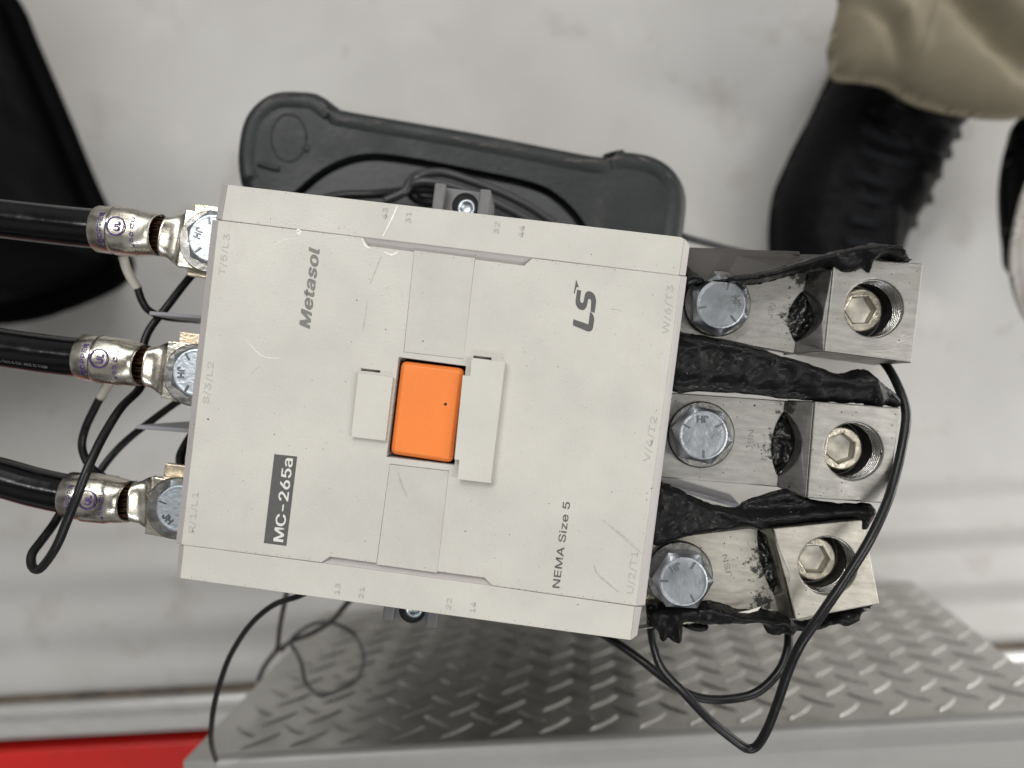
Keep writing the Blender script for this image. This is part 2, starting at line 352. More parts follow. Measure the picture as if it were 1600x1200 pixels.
def blob(outline, step, H, wdt, c0, extra=None, nz=0, nscale=.1, bottom=.3, seed=0, power=.5):
    """closed lumpy body with the given outline: height rises from the rim over the width wdt"""
    lp = np.array([p[:2] for p in outline], float); A = lp; B = np.roll(lp, -1, 0)
    x0, y0 = lp.min(0)-step*2; x1, y1 = lp.max(0)+step*2
    X, Y = np.meshgrid(np.arange(x0, x1, step), np.arange(y0, y1, step), indexing='ij'); nx, ny = X.shape
    Pt = np.stack([X.ravel(), Y.ravel()], 1)
    best = np.full(len(Pt), 1e9); proj = np.zeros_like(Pt); inside = np.zeros(len(Pt), bool)
    for a, b in zip(A, B):
        d = b-a; L2 = (d*d).sum()+1e-12; t = np.clip(((Pt-a)@d)/L2, 0, 1); pr = a+t[:, None]*d; dist = np.hypot(*(Pt-pr).T)
        m_ = dist < best; best[m_] = dist[m_]; proj[m_] = pr[m_]
        cond = ((a[1] > Pt[:, 1]) != (b[1] > Pt[:, 1])); xi = (b[0]-a[0])*(Pt[:, 1]-a[1])/((b[1]-a[1]) if b[1] != a[1] else 1e-12)+a[0]
        inside ^= cond & (Pt[:, 0] < xi)
    snap = (~inside) & (best < step*1.45); Pt2 = Pt.copy(); Pt2[snap] = proj[snap]
    near = inside & (best < step*.35); Pt2[near] = proj[near]
    keep = inside | snap; sd = np.where(inside & ~near, best, 0)
    prof = (1-(1-np.clip(sd/wdt, 0, 1))**2)**power
    h = H*prof
    if nz:
        nn = np.array([mnoise.fractal(Vector((p[0]*nscale, p[1]*nscale, seed)), 1.0, 2.0, 3) if k else 0 for p, k in zip(Pt2, keep)]); h = h+nz*nn*np.clip(sd/(wdt*.4), 0, 1)
    if extra is not None: h = h+extra(Pt2[:, 0], Pt2[:, 1])*np.clip(sd/(wdt*.5), 0, 1)
    hb = -bottom*H*prof
    idx = -np.ones(len(Pt), int); used = set(); quads = []
    ins = inside.reshape(nx, ny); kp = keep.reshape(nx, ny)
    for i in range(nx-1):
        for j in range(ny-1):
            if kp[i, j] and kp[i+1, j] and kp[i, j+1] and kp[i+1, j+1] and (ins[i, j] or ins[i+1, j] or ins[i, j+1] or ins[i+1, j+1]):
                quads.append((i*ny+j, (i+1)*ny+j, (i+1)*ny+j+1, i*ny+j+1))
    us = sorted({k for q in quads for k in q}); idx[us] = np.arange(len(us)); n = len(us)
    V = [(Pt2[k, 0], Pt2[k, 1], c0+h[k]) for k in us]+[(Pt2[k, 0], Pt2[k, 1], c0+hb[k]) for k in us]
    Fc = [tuple(idx[k] for k in q) for q in quads]
    bot = [tuple(int(i)+n for i in q[::-1]) for q in Fc]
    edges = {}
    for q in Fc:
        for a, b in zip(q, q[1:]+q[:1]): edges[(a, b)] = 1
    side = [(b, a, a+n, b+n) for (a, b) in edges if (b, a) not in edges]
    return V, Fc+bot+side

# lettering ----------------------------------------------------------
_fp = os.path.join(bpy.utils.system_resource('DATAFILES', path='fonts') or '', 'Inter.woff2')
try: FONT = bpy.data.fonts.load(_fp)
except Exception: FONT = None
def text_mesh(body, depth=.1, weight=0.0, shear=0.0, bev=0, res=4, font=True, spacing=1.0):
    cu = bpy.data.curves.new('tmp', 'FONT'); cu.body = body; cu.size = 1.0; cu.extrude = depth/2; cu.offset = weight; cu.shear = shear; cu.resolution_u = res; cu.space_character = spacing
    if FONT and font: cu.font = FONT
    o = bpy.data.objects.new('tmp', cu); C.objects.link(o)
    dg = bpy.context.evaluated_depsgraph_get(); me = bpy.data.meshes.new_from_object(o.evaluated_get(dg))
    v = np.array([tuple(p.co) for p in me.vertices]); f = [tuple(q.vertices) for q in me.polygons]
    bpy.data.objects.remove(o); bpy.data.curves.remove(cu); bpy.data.meshes.remove(me)
    return v, f
def text_on(name, body, p0, p1, cap, c, m, parent, weight=0, shear=0, depth=.12, cp=None, fmap=None, spacing=1.0, capchar=.727, bold=0):
    """baseline from pixel p0 to pixel p1 on plane c (contactor frame); cap = letter height in mm"""
    v, f = text_mesh(body, 1, weight, shear, spacing=spacing)
    x0, x1 = v[:, 0].min(), v[:, 0].max()
    a = np.array(Q(*p0, c)); b = np.array(Q(*p1, c)); d = b-a; L = np.linalg.norm(d); d /= L; nrm = np.array([-d[1], d[0]])
    s = (v[:, 0]-x0)/(x1-x0)*L; t = v[:, 1]/capchar*cap; z = np.where(v[:, 2] > 0, depth, -.05)
    out = np.stack([a[0]+s*d[0]+t*nrm[0], a[1]+s*d[1]+t*nrm[1], c+z], 1)
    if bold:      # heavier strokes: the same letters printed again slightly to each side, each a hair higher
        bs = bold*cap/capchar; n0 = len(out); copies = [out]
        for q, (dx, dy) in enumerate(((1, 0), (-1, 0), (.5, .35), (-.5, -.35))): copies.append(out+np.array([d[0]*bs*dx+nrm[0]*bs*dy, d[1]*bs*dx+nrm[1]*bs*dy, .012*(q+1)]))
        f = [tuple(i+n0*q for i in g_) for q in range(5) for g_ in f]; out = np.concatenate(copies)
    if fmap: out = fmap(out)
    return obj(name, out, f, m, parent, MC)

# =================================================================== THE SETTING
yaw = math.radians(3.05)
def FL(x, y): return (x*math.cos(yaw)-y*math.sin(yaw), x*math.sin(yaw)+y*math.cos(yaw))   # floor frame turned by yaw
# floor edge line passes (0,-286) with slope 3.05 deg
EDGE = -286.0
MF = Matrix.Rotation(yaw, 4, 'Z')
def floor_mesh():
    xs = np.arange(-1500, 1501, 50); ys = np.concatenate([np.arange(EDGE, -60, 3.0), np.arange(-60, 1500, 40)])
    V = []
    for x in xs:
        for y in ys:
            d = y-EDGE
            z = 0
            if d < 190:
                z = 3.0*math.cos((d-14)/54*2*math.pi)*min(1, (190-d)/60) - 3.0*min(1, (190-d)/60)
                if d < 9: z -= (9-d)**2*.11
            V.append((x, y, z))
    n = len(ys); Fc = [(i*n+j, (i+1)*n+j, (i+1)*n+j+1, i*n+j+1) for i in range(len(xs)-1) for j in range(n-1)]
    return V, Fc
struct(obj('floor', *floor_mesh(), M['floor'], None, MF, smooth=True))
struct(obj('floor_gap', *box(-1500, 1500, EDGE-14, EDGE-.2, -60, -12), M['gapdirt'], None, MF))
# aluminium edging: a half-round rail with a flat foot, real section extruded along the edge
sec = [(EDGE-7, -20)] + [(EDGE-13-6*math.cos(t), -2+6*math.sin(t)) for t in np.linspace(math.pi*.0+math.pi, 0, 9)][::-1] + [(EDGE-36, -3.5), (EDGE-41, -5), (EDGE-42, -20)]
sec = [(EDGE-6, -22), (EDGE-6, -6), (EDGE-7, -3), (EDGE-10, -1), (EDGE-14, -.4), (EDGE-19, -2.2), (EDGE-24, -4.5), (EDGE-37, -5.2), (EDGE-41, -6.5), (EDGE-42, -22)]
def extr(sec, x0, x1):
    V = [(x0, y, z) for y, z in sec]+[(x1, y, z) for y, z in sec]; n = len(sec)
    return V, [(i, i+1, i+1+n, i+n) for i in range(n-1)]+[(n-1, 0, n, 2*n-1)]+[tuple(range(n))[::-1], tuple(range(n, 2*n))]
struct(obj('aluminium_trim', *extr(sec, -1500, 1500), M['alu'], None, MF, bevel=.6))
struct(obj('red_panel', *box(-1500, 1500, EDGE-190, EDGE-53, -40, -8), M['red'], None, MF, bevel=2))
struct(obj('red_ledge', *box(-1500, 1500, EDGE-53.5, EDGE-42.5, -60, -38), M['red'], None, MF))

struct(obj('ground', *box(-3000, 3000, -3000, 3000, -420, -400), M['groundm'], None, MW))

# =================================================================== TREAD PLATE BOX
tread = thing('tread_plate_box', 'aluminium diamond tread plate box with smooth grey top lip', 'metal box', (90, -260, 0))
TY = -202.0; TZ = 331.0
def tread_mesh():
    parts = []
    X0, X1 = -196, 384
    parts.append(box(X0, X1, TY-6, TY, 0, TZ-4))
    p = 33.0; rnd = random.Random(3)
    for i in range(-1, 20):
        for j in range(-1, 12):
            for k in (0, 1):
                cx = X0+8+i*p+(p/2 if k else 0); cz = 8+j*p+(p/2 if k else 0)
                if not (X0+10 < cx < X1-10 and 12 < cz < TZ-14): continue
                ang = math.radians(45 if k else -45); L, W, Hh = 15.0, 3.4, 1.25
                V = []; 
                rings = [(1.0, 0.0), (.84, .75), (.62, 1.0)]
                for s, hh in rings:
                    for q in range(12):
                        a = 2*math.pi*q/12; lx = L*s*math.cos(a); lw = W*(s if s == 1 else s*.75)*math.sin(a)*(abs(math.sin(a))**.15)
                        V.append((cx+lx*math.cos(ang)-lw*math.sin(ang), TY+Hh*hh, cz+lx*math.sin(ang)+lw*math.cos(ang)))
                Fc = [(r*12+q, r*12+(q+1) % 12, (r+1)*12+(q+1) % 12, (r+1)*12+q) for r in range(2) for q in range(12)]+[tuple(range(24, 36))]
                Fc = [f[::-1] for f in Fc]
                parts.append((V, Fc))
    V, Fc = join(parts)
    V = [(x-76*(z/TZ)*(x-X0)/(X1-X0), y-14*(1-z/TZ), z) for x, y, z in V]
    return V, Fc
obj('tread_plate', *tread_mesh(), M['tread'], tread, MF)
# top lip: sheet folded over the edge of the tread plate
lipsec = [(TY+1.6, TZ-7), (TY+2.2, TZ-2), (TY+1.2, TZ+.4), (TY-1, TZ+1.2), (TY-4, TZ+.8), (TY-12, TZ-.8), (TY-400, TZ-3), (TY-400, TZ-9), (TY-4, TZ-6), (TY-.5, TZ-7)]
def extr2(sec, x0, x1):
    V, Fc = extr(sec, x0, x1); return V, [f[::-1] for f in Fc]
obj('top_lip', *extr2(lipsec, -176, 380), M['lip'], tread, MF, smooth=False, bevel=.5)
obj('end_panel', *box(-170, -166, TY-395, TY-24, 0, TZ-10), M['lip'], tread, MF)
obj('end_panel', *box(294, 298, TY-395, TY-24, 0, TZ-10), M['lip'], tread, MF)

# =================================================================== BLACK CASE, top left
case_out = [(-330, -250), (-80, -120), (22, -10), (60, 70), (107, 180), (150, 285), (190, 370), (208, 412), (195, 440), (160, 462), (100, 486), (40, 503), (-60, 510), (-400, 520)]
zc = 20.0
co = smooth_closed(PL(case_out, 4), 5)
case = thing('black_case', 'tall glossy black rounded plastic case standing on the floor at upper left', 'case', (*P(0, 250, 0)[:2], 0))
V, Fc = [], []
cx, cy = np.mean([p[0] for p in co]), np.mean([p[1] for p in co])
ringspec = [(0, 0), (0, 5), (-1.5, 8), (-5, 9), (-11, 9), (-14, 11), (-15, 16), (-15, 60), (-14, 180), (-13, 318), (-16, 324), (-22, 326)]  # upper walls added out of view to shade the floor at left
cn = []
for i in range(len(co)):
    a, b = np.array(co[i-1]), np.array(co[(i+1) % len(co)]); t = (b-a)/np.linalg.norm(b-a); cn.append(np.array([t[1], -t[0]]))
s = 1 if area2(co) > 0 else -1
for off, z in ringspec:
    for p, n_ in zip(co, cn): q = np.array(p)+n_*s*off; V.append((q[0], q[1], z+.5))
n = len(co)
for r in range(len(ringspec)-1):
    for k in range(n):
        a, b = r*n+k, r*n+(k+1) % n; Fc.append((a, b, b+n, a+n))
k0 = (len(ringspec)-1)*n; Fc.append(tuple(range(k0, k0+n)))
obj('case_shell', V, Fc, M['case'], case, MW, smooth=True, bevel=0)

# =================================================================== STOOL
SZ = 372.0
stool = thing('step_stool', 'black moulded plastic step stool with rounded corner pads under the grey contactor', 'stool', (*P(690, 520, SZ)[:2], 0))
so = [(384, 320), (372, 285), (367, 240), (375, 190), (396, 158), (430, 139), (480, 139), (503, 147), (524, 162), (548, 170), (740, 203), (925, 239), (946, 236), (966, 232), (1020, 240), (1056, 263), (1074, 300), (1072, 350), (1060, 430), (1022, 660), (1000, 720), (940, 752), (860, 745), (420, 672), (360, 650), (340, 600), (345, 540)]
so = smooth_closed(PL(so, SZ), 5); so = ccw(so)
inner = [(440, 322), (470, 288), (510, 258), (560, 240), (620, 241), (740, 263), (835, 284), (880, 309), (915, 350), (930, 400), (905, 520), (880, 600), (850, 640), (800, 645), (500, 600), (440, 570), (420, 520), (420, 420)]
inner = ccw(smooth_closed(PL(inner, SZ), 5))
def offset_loop(lp, d):
    out = []; N = len(lp)
    for i in range(N):
        a, b = np.array(lp[i-1]), np.array(lp[(i+1) % N]); t = (b-a)/(np.linalg.norm(b-a)+1e-9); out.append(tuple(np.array(lp[i])+d*np.array([t[1], -t[0]])))
    return out
# rim: rounded section lofted round the outline, then the deck
def rim(lp, spec, close_last=True):
    V, Fc = [], []; n = len(lp)
    for d, z in spec:
        for p in offset_loop(lp, d) if d else lp: V.append((p[0], p[1], z))
    for r in range(len(spec)-1):
        for k in range(n):
            a, b = r*n+k, r*n+(k+1) % n; Fc.append((a, b, b+n, a+n))
    return V, Fc
V1, F1 = rim(so, [(-2, 60), (-.5, SZ-40), (0, SZ-9), (0, SZ-5), (-1.2, SZ-2), (-3.5, SZ-.4), (-6, SZ), (-8.5, SZ-.9), (-10, SZ-1.4)])
obj('stool_rim', V1, F1, M['stool'], stool, MW, smooth=True)
plate('stool_deck', [offset_loop(so, -9.5)[::2], inner], SZ-1.3, 4, M['stool'], stool, MW, bevel=.02)
V1, F1 = rim(inner, [(1.5, SZ-3), (.3, SZ-6), (0, SZ-12)]); obj('groove_wall', V1, F1, M['stool'], stool, MW, smooth=True)
obj('groove_floor', *prism([(p[0], p[1], SZ-12) for p in offset_loop(inner, 3)], 2), M['void'], stool, MW)
plate('stool_seat', [offset_loop(inner, -3.4)], SZ-1.8, 5, M['stoolin'], stool, MW, bevel=1.4)
# moulded corner marks
cxy = P(450, 214, SZ)
obj('corner_mark', *tube_mesh([(cxy[0]+9*math.cos(a), cxy[1]+12*math.sin(a), SZ-1.2) for a in np.linspace(0, 2*math.pi, 30)], .5, 8, 0), M['stool'], stool, MW, smooth=True)
obj('corner_mark', *tube_mesh([P(403, 256, SZ-1), P(412, 258, SZ-1), P(425, 262, SZ-1), P(436, 264, SZ-1)], 1.5, 10), M['stool'], stool, MW, smooth=True)
cq = P(478, 231, SZ); obj('corner_mark', *lathe([(2.2, 0), (1.8, .5), (0.1, .6)], (cq[0], cq[1], SZ-1.4), 16), M['stool'], stool, MW, smooth=True)
# pale scuffs along the rim
rs = random.Random(11)
scp = []
for (u0, v0, u1, v1, wd) in [(400, 172, 430, 150, .9), (432, 149, 470, 147, .5), (497, 155, 520, 180, 1.0), (522, 186, 560, 188, .5), (575, 188, 608, 193, .7), (700, 213, 735, 222, .8), (740, 224, 790, 232, .6), (800, 232, 822, 234, .7), (880, 250, 945, 253, .8), (946, 251, 975, 243, 1.0), (990, 244, 1018, 252, .9), (1040, 268, 1050, 280, .7)]:
    N = 7; L_ = []; R_ = []
    for i in range(N):
        t = i/(N-1); u = u0+(u1-u0)*t; v = v0+(v1-v0)*t+rs.uniform(-1, 1)*1.2; h = wd*(.25+rs.random()*.6)*math.sin(math.pi*min(max(t, .08), .92))*1.6
        p = P(u, v, SZ+.15); L_.append((p[0], p[1]+h/2, SZ+.12)); R_.append((p[0], p[1]-h/2, SZ+.12))
    obj('rim_scuff', *prism(L_+R_[::-1], .8), M['scuff'], stool, MW)
# sloping stool skirt added out of view for its dark reflection in the tread plate
obj('reflection_skirt', *prism([(-146, -100, 170), (-132, -141, 4), (114, -150, 4), (90, -103, 170)][::-1], 5, (0, .55, -.8)), M['stool'], stool, MW, bevel=.8)
# four splayed legs joining a base ring
for (u, v) in ((430, 200), (1010, 310), (950, 700), (400, 620)):
    x, y, _ = P(u, v, SZ); cxs, cys, _ = P(690, 480, SZ); dx, dy = (x-cxs), (y-cys); L_ = math.hypot(dx, dy); dx /= L_; dy /= L_
    def ring(cx_, cy_, z, r): return [(cx_+r*math.cos(a), cy_+r*math.sin(a), z) for a in np.linspace(0, 2*math.pi, 17)[:-1]]
    ra = [ring(x-dx*4, y-dy*4, SZ-8, 17), ring(x-dx*6, y-dy*6, 190, 18), ring(x-dx*8, y-dy*8, 2, 21)]
    V = [p for r_ in ra for p in r_]; Fc = [(i*16+k, i*16+(k+1) % 16, (i+1)*16+(k+1) % 16, (i+1)*16+k) for i in range(2) for k in range(16)]+[tuple(range(16)), tuple(range(32, 48))]
    obj('leg', V, Fc, M['stool'], stool, MW, smooth=False)

# =================================================================== PERSON (leg in boot) and second shoe
person = thing('person', 'person in khaki work trousers and black lace-up boot standing behind the lugs', 'person', (*P(1330, 400, 0)[:2], 0))
def crease(pts, amp, wd):
    pts = [np.array(p) for p in pts]
    def f(X, Y):
        best = np.full(X.shape, 1e9)
        for a, b in zip(pts[:-1], pts[1:]):
            d = b-a; t = np.clip(((X-a[0])*d[0]+(Y-a[1])*d[1])/(d@d), 0, 1); best = np.minimum(best, np.hypot(X-a[0]-t*d[0], Y-a[1]-t*d[1]))
        return amp*np.exp(-(best/wd)**2)
    return f
def sumf(*fs): return lambda X, Y: sum(f(X, Y) for f in fs)
bz = 40
bo = [(1300, 60), (1296, 112), (1284, 140), (1262, 187), (1240, 228), (1224, 262), (1208, 300), (1201, 340), (1200, 385), (1206, 440), (1225, 500), (1262, 545), (1310, 560), (1356, 540), (1385, 480), (1396, 400), (1412, 362), (1428, 335), (1436, 318), (1446, 300), (1456, 272), (1470, 240), (1485, 212), (1500, 190), (1500, 120), (1480, 40), (1400, 0)]
bl = ccw(smooth_closed(PL(bo, bz), 4))
cr_ = [crease(PL(p, bz), a, w_) for p, a, w_ in [
    ([(1330, 180), (1340, 280), (1345, 400)], 5, 9), ([(1332, 182), (1400, 215), (1470, 222)], -6, 6), ([(1320, 215), (1390, 255), (1450, 262)], -6, 5), ([(1320, 255), (1380, 280), (1440, 300)], -6, 6), ([(1315, 320), (1370, 345), (1410, 355)], -5, 6), ([(1340, 200), (1400, 232), (1465, 236)], 5, 5), ([(1330, 240), (1390, 270), (1450, 280)], 5, 5), ([(1225, 330), (1270, 335), (1310, 310)], 3, 8)]]
boot = obj('boot', *blob(bl, 2.4, 62, 45, 40, extra=sumf(*cr_), nz=1.5, nscale=.06, bottom=.28), M['boot'], person, MW, smooth=True)
for k, (a, b, c_) in enumerate([((1340, 196), (1420, 222), (1492, 206)), ((1336, 226), (1410, 250), (1478, 236)), ((1328, 262), (1395, 284), (1462, 268)), ((1322, 296), (1385, 312), (1448, 306)), ((1318, 334), (1370, 346), (1424, 344)), ((1316, 372), (1360, 380), (1404, 378))]):
    for dv in (0, 7):
        pth = [P(a[0], a[1]+dv, 98), P(b[0]-30, b[1]+dv-6, 105), P(b[0]+12, b[1]+dv, 98), P(c_[0]+0, c_[1]+dv, 60), P(c_[0]+6, c_[1]+dv+2, 52), P(c_[0]-6, c_[1]+dv+3, 44)]
        obj('lace', *tube_mesh(pth, 2.3, 8, 5), M['lace'], boot, MW, smooth=True)
tz = 165
to = [(1325, -120), (1312, 0), (1300, 48), (1297, 85), (1303, 122), (1345, 128), (1385, 136), (1420, 158), (1460, 172), (1500, 180), (1550, 186), (1595, 184), (1660, 160), (1720, 60), (1720, -120)]
tl = ccw(smooth_closed(PL(to, tz), 4))
tf = sumf(crease(PL([(1315, 30), (1340, 75), (1378, 122)], tz), -13, 4.5), crease(PL([(1330, 25), (1360, 70), (1395, 118)], tz), 7, 7),
          crease(PL([(1412, 30), (1445, 62), (1490, 105), (1545, 140), (1620, 165)], tz), -22, 7.5), crease(PL([(1430, 20), (1480, 60), (1540, 100), (1640, 130)], tz), 12, 14),
          crease(PL([(1400, -40), (1402, 40), (1399, 120)], tz), 2.5, 1.6), crease(PL([(1318, 18), (1350, 36), (1398, 46)], tz), -1.5, 1.4))
obj('trouser_leg', *blob(tl, 1.4, 62, 60, tz, extra=tf, nz=5, nscale=.016, bottom=.5), M['cloth'], person, MW, smooth=True)

shoe = thing('shoe', 'black shoe with off-white sole cut off by the right edge', 'shoe', (*P(1640, 380, 60)[:2], 0))
s1 = ccw(smooth_closed(PL([(1700, 130), (1612, 170), (1592, 210), (1581, 260), (1579, 310), (1584, 370), (1600, 430), (1700, 470)], 120), 5))
obj('shoe_upper', *blob(s1, 2.4, 45, 30, 118, bottom=.9), M['boot'], shoe, MW, smooth=True)
s2 = ccw(smooth_closed(PL([(1720, 200), (1640, 230), (1606, 290), (1588, 360), (1583, 410), (1588, 452), (1604, 492), (1640, 540), (1720, 560)], 200), 5))
obj('shoe_sole', *blob(s2, 1.1, 14, 12, 200, bottom=1.0, power=.42), M['sole'], shoe, MW, smooth=True)

# =================================================================== CONTACTOR
con = thing('contactor', 'large light grey three pole contactor with orange button on its cover', 'contactor', tuple(O+EZ*-128))
mid_out = QL([(341, 344), (567, 371), (575, 384), (647, 393.2), (630.5, 550), (723.7, 561), (742, 405.2), (819, 415), (832, 403.5), (1064, 431), (994, 947), (769, 915), (757, 903), (683, 893), (701, 735.6), (609, 725), (588, 880), (515, 870), (502, 879), (283, 851)])
well = QL([(623, 558), (728, 572), (710, 727), (604, 714)])
slotL = QL([(564, 575.5), (594, 579), (593.4, 582.5), (563.6, 579)]); slotR = QL([(739.8, 555.6), (768, 559), (767.5, 562.6), (739.4, 559.2)])
plate('cover', [mid_out, well, slotL, slotR], 0, 2.2, M['cover'], con, bevel=.22)
plate('cover_strip', [QL([(355, 288), (1064, 370), (1069.5, 373), (1061.5, 430.4), (345.5, 343.6)])], -.25, 2.2, M['cover'], con, bevel=.3)
plate('cover_strip', [QL([(286, 851.8), (502, 880), (765, 915.2), (992, 948), (985.5, 1001), (280.5, 904)])], -.25, 2.2, M['cover'], con, bevel=.3)
chT = QL([(647.4, 391), (742, 403), (723.9, 560.6), (631, 549.6)]); chB = QL([(609.2, 725.6), (700.8, 736.2), (682.7, 895), (588.3, 882)])
plate('channel_panel', [chT], -.13, 1.6, M['cover2'], con, bevel=.05); plate('channel_panel', [chB], -.13, 1.6, M['cover2'], con, bevel=.05)
# floor of the two finger notches: sloping webs
for pts in ([(563, 368, -.4), (836, 402, -.4), (826, 417, -2.6), (570, 386, -2.6)], [(498, 882, -.4), (773, 918, -.4), (762, 901, -2.6), (512, 868, -2.6)]):
    obj('notch_face', *prism([Q3(*p) for p in pts], .8), M['edge'], con, MC)
# side skirt of the cover
def skirt(segs_):
    parts = []
    for (i0, o0, i1, o1) in segs_:
        a, b, c_, d = Q3(*i0, -.1), Q3(*i1, -.1), Q3(*o1, -3.2), Q3(*o0, -3.2)
        e, f = (c_[0], c_[1], -19), (d[0], d[1], -19)
        ai, bi_ = (a[0], a[1], -19), (b[0], b[1], -19)
        V = [a, b, c_, d, e, f, ai, bi_]
        parts.append((V, [(0, 1, 2, 3), (3, 2, 4, 5), (0, 3, 5, 6), (1, 7, 4, 2), (6, 5, 4, 7), (0, 6, 7, 1)]))
    return join(parts)
obj('cover_edge', *skirt([((355, 287.5), (347, 286), (345.5, 343.5), (337, 343))]), M['edge'], con, MC, bevel=.3)
obj('cover_edge', *skirt([((341, 344), (331.5, 343), (283, 851), (274.5, 849))]), M['edge'], con, MC, bevel=.3)
obj('cover_edge', *skirt([((286, 852), (280, 852), (280.5, 904), (275.5, 903))]), M['edge'], con, MC, bevel=.3)
obj('cover_edge', *skirt([((1069.5, 372), (1078, 383), (1061.5, 430), (1071.5, 431))]), M['edge'], con, MC, bevel=.3)
obj('cover_edge', *skirt([((1064, 431), (1073.5, 432), (994, 947), (1008, 946))]), M['edge'], con, MC, bevel=.3)
obj('cover_edge', *skirt([((992, 948), (1003, 948), (985.5, 1001), (996, 993))]), M['edge'], con, MC, bevel=.3)
# slab under the cover, housing, terminals deck
base = QL([(352, 288), (1070, 372), (1064, 431), (992, 1000), (281, 903), (336, 400)])
plate('cover_base', [base, QL([(623, 558), (728, 572), (710, 727), (604, 714)])], -2.9, 16, M['edge'], con, bevel=.1)
hs = QL([(372, 312), (1050, 392), (975, 985), (305, 893)])
plate('housing', [hs], -19.2, 108, M['housing'], con, bevel=1.2)
plate('button_well', [QL([(620, 555), (731, 569), (713, 730), (601, 717)])], -15, 3, M['void'], con, bevel=.1)
# orange button with a raised chamfered face
bt = round_poly(QL([(626.5, 563.5), (725.5, 575.5), (706.5, 724), (609, 709.5)]), 2.2)
V1, F1 = rim(ccw(bt), [(0, -12), (0, -1.9), (-.3, -1.1), (-.9, -.45), (-1.3, -.12), (-1.5, -.05)])
nb = len(bt); F1.append(tuple(range(5*nb, 6*nb)))
obj('button', V1, F1, M['orange'], con, MC, smooth=False, bevel=0)
obj('button_dot', *lathe([(.55, 0), (.5, .12), (.2, .2)], Q3(696, 631.5, -.1), 14), M['dirt'], con, MC)
# raised tabs beside the button
plate('cover_tab', [QL([(561.5, 583), (616, 589.5), (604, 688.5), (550.5, 682)])], 2.1, 3.6, M['tab'], con, bevel=.18)
plate('cover_tab', [QL([(737.6, 563), (741, 560), (790, 566), (767.5, 753), (716.5, 747), (719, 717.5), (711.5, 716.5), (724.5, 586.5), (736, 588)])], 3.6, 5.2, M['tab'], con, bevel=.18)
# small terminal hoods on the two long sides of the body
def foot(pts, screw, up):
    c = -42
    f = plate('mounting_foot', [QL(pts, c)], c, 22, M['grey'], con, bevel=.6)
    for p in (pts[0], pts[1]):
        x, y = Q(*p, c); s_ = 2 if p == pts[0] else -2
        obj('foot_post', *box(x+s_-2.2, x+s_+2.2, min(y, y-up*16), max(y, y-up*16), c-4, c+5.5), M['grey'], f, MC, bevel=.7)
    x, y, _ = Q3(*screw, c)
    obj('screw_hole', *lathe([(5.2, .1), (4.9, .45), (4.6, .5), (4.5, .2)], (x, y, c), 32), M['void'], f, MC, smooth=False)
    obj('screw', *lathe([(3.9, .4), (3.8, 1.4), (3.2, 2.1), (2.6, 2.2), (2.2, 1.3), (1.0, 1.1), (.2, 1.0)], (x+.8, y-up*1.2, c), 28), M['zincb'], f, MC, smooth=True)
foot([(683, 291), (768, 302), (766, 352), (678, 342)], (727, 322), 1)
foot([(602, 962), (684, 976), (689, 935), (607, 922)], (644, 953), -1)

# lettering of the cover
text_on('printed_lettering', 'NEMA Size 5', (874, 919), (891, 785), 3.35, 0, M['ink'], con, weight=0, bold=.008)
text_on('printed_lettering', 'Metasol', (484, 512.5), (499.5, 389.5), 5.1, 0, M['ink2'], con, weight=0, shear=.2, bold=.045, spacing=1.06)
lab = QL([(428.7, 709.5), (464.5, 713.3), (447.5, 853), (412.2, 848.5)])
plate('printed_label', [lab], .06, .1, M['ink'], con, bevel=.01)
text_on('printed_lettering', 'MC-265a', (442.4, 846.5), (457.8, 717.5), 4.75, .07, M['white_ink'], con, weight=0, depth=.08, bold=.028)
def LS(pts): return [Q(885+x/12.633, 430+y/12.633, 0) for x, y in pts]
lsL = LS([(137, 868), (435, 972), (466, 722), (500, 745), (530, 785), (548, 850), (548, 890), (525, 1040), (505, 1085), (460, 1112), (410, 1107), (130, 990)])
lsS = smooth_closed(LS([(272, 480), (285, 530), (310, 548), (335, 530), (347, 490), (365, 390), (395, 335), (440, 315), (505, 335), (560, 400), (587, 480), (585, 560)]), 1)
lsS = LS([(215, 285), (292, 305), (280, 400), (271, 480), (276, 520), (290, 542), (310, 548), (330, 538), (342, 510), (352, 450), (364, 385), (380, 350), (405, 327), (440, 315), (480, 323), (525, 350), (560, 395), (580, 450), (587, 510), (582, 570), (555, 748), (478, 715), (486, 600), (489, 520), (482, 487), (465, 470), (445, 467), (428, 482), (420, 520), (410, 580), (392, 632), (365, 668), (330, 688), (290, 687), (245, 665), (208, 625), (186, 570), (180, 510), (195, 400)])
lsA = LS([(193, 88), (247, 236), (201, 234), (158, 372), (146, 352)])
for lp in (lsL, lsS, lsA): obj('printed_logo', *prism([(x, y, .1) for x, y in lp], .15), M['ink'], con, MC)
for body, p0, p1, cap in [('T/5/L3', (351, 430), (359.5, 366), 3.0), ('S/3/L2', (326, 631), (334.5, 566), 3.0), ('R/1/L1', (304, 833), (310.5, 769), 3.0),
                          ('W/6/T3', (1044.5, 522), (1053, 446), 3.1), ('V/4/T2', (1015, 722), (1027, 652), 3.1), ('U/2/T1', (989, 928), (997.5, 862), 3.1)]:
    text_on('embossed_lettering', body, p0, p1, cap, 0, M['emb'], con, weight=-.004, depth=.14)
for body, p0, p1 in [('43', (604, 342.5), (606.5, 325)), ('31', (641.5, 348), (643, 331.5)), ('32', (779, 365.5), (781.5, 347.5)), ('44', (817, 371), (820, 353)),
                     ('13', (530.5, 929), (532.5, 912)), ('21', (568, 935), (570, 918)), ('22', (704.5, 952.5), (706.5, 935.5)), ('14', (742, 957.5), (744, 941))]:
    text_on('embossed_lettering', body, p0, p1, 2.4, -.25, M['emb'], con, weight=0, depth=.2)

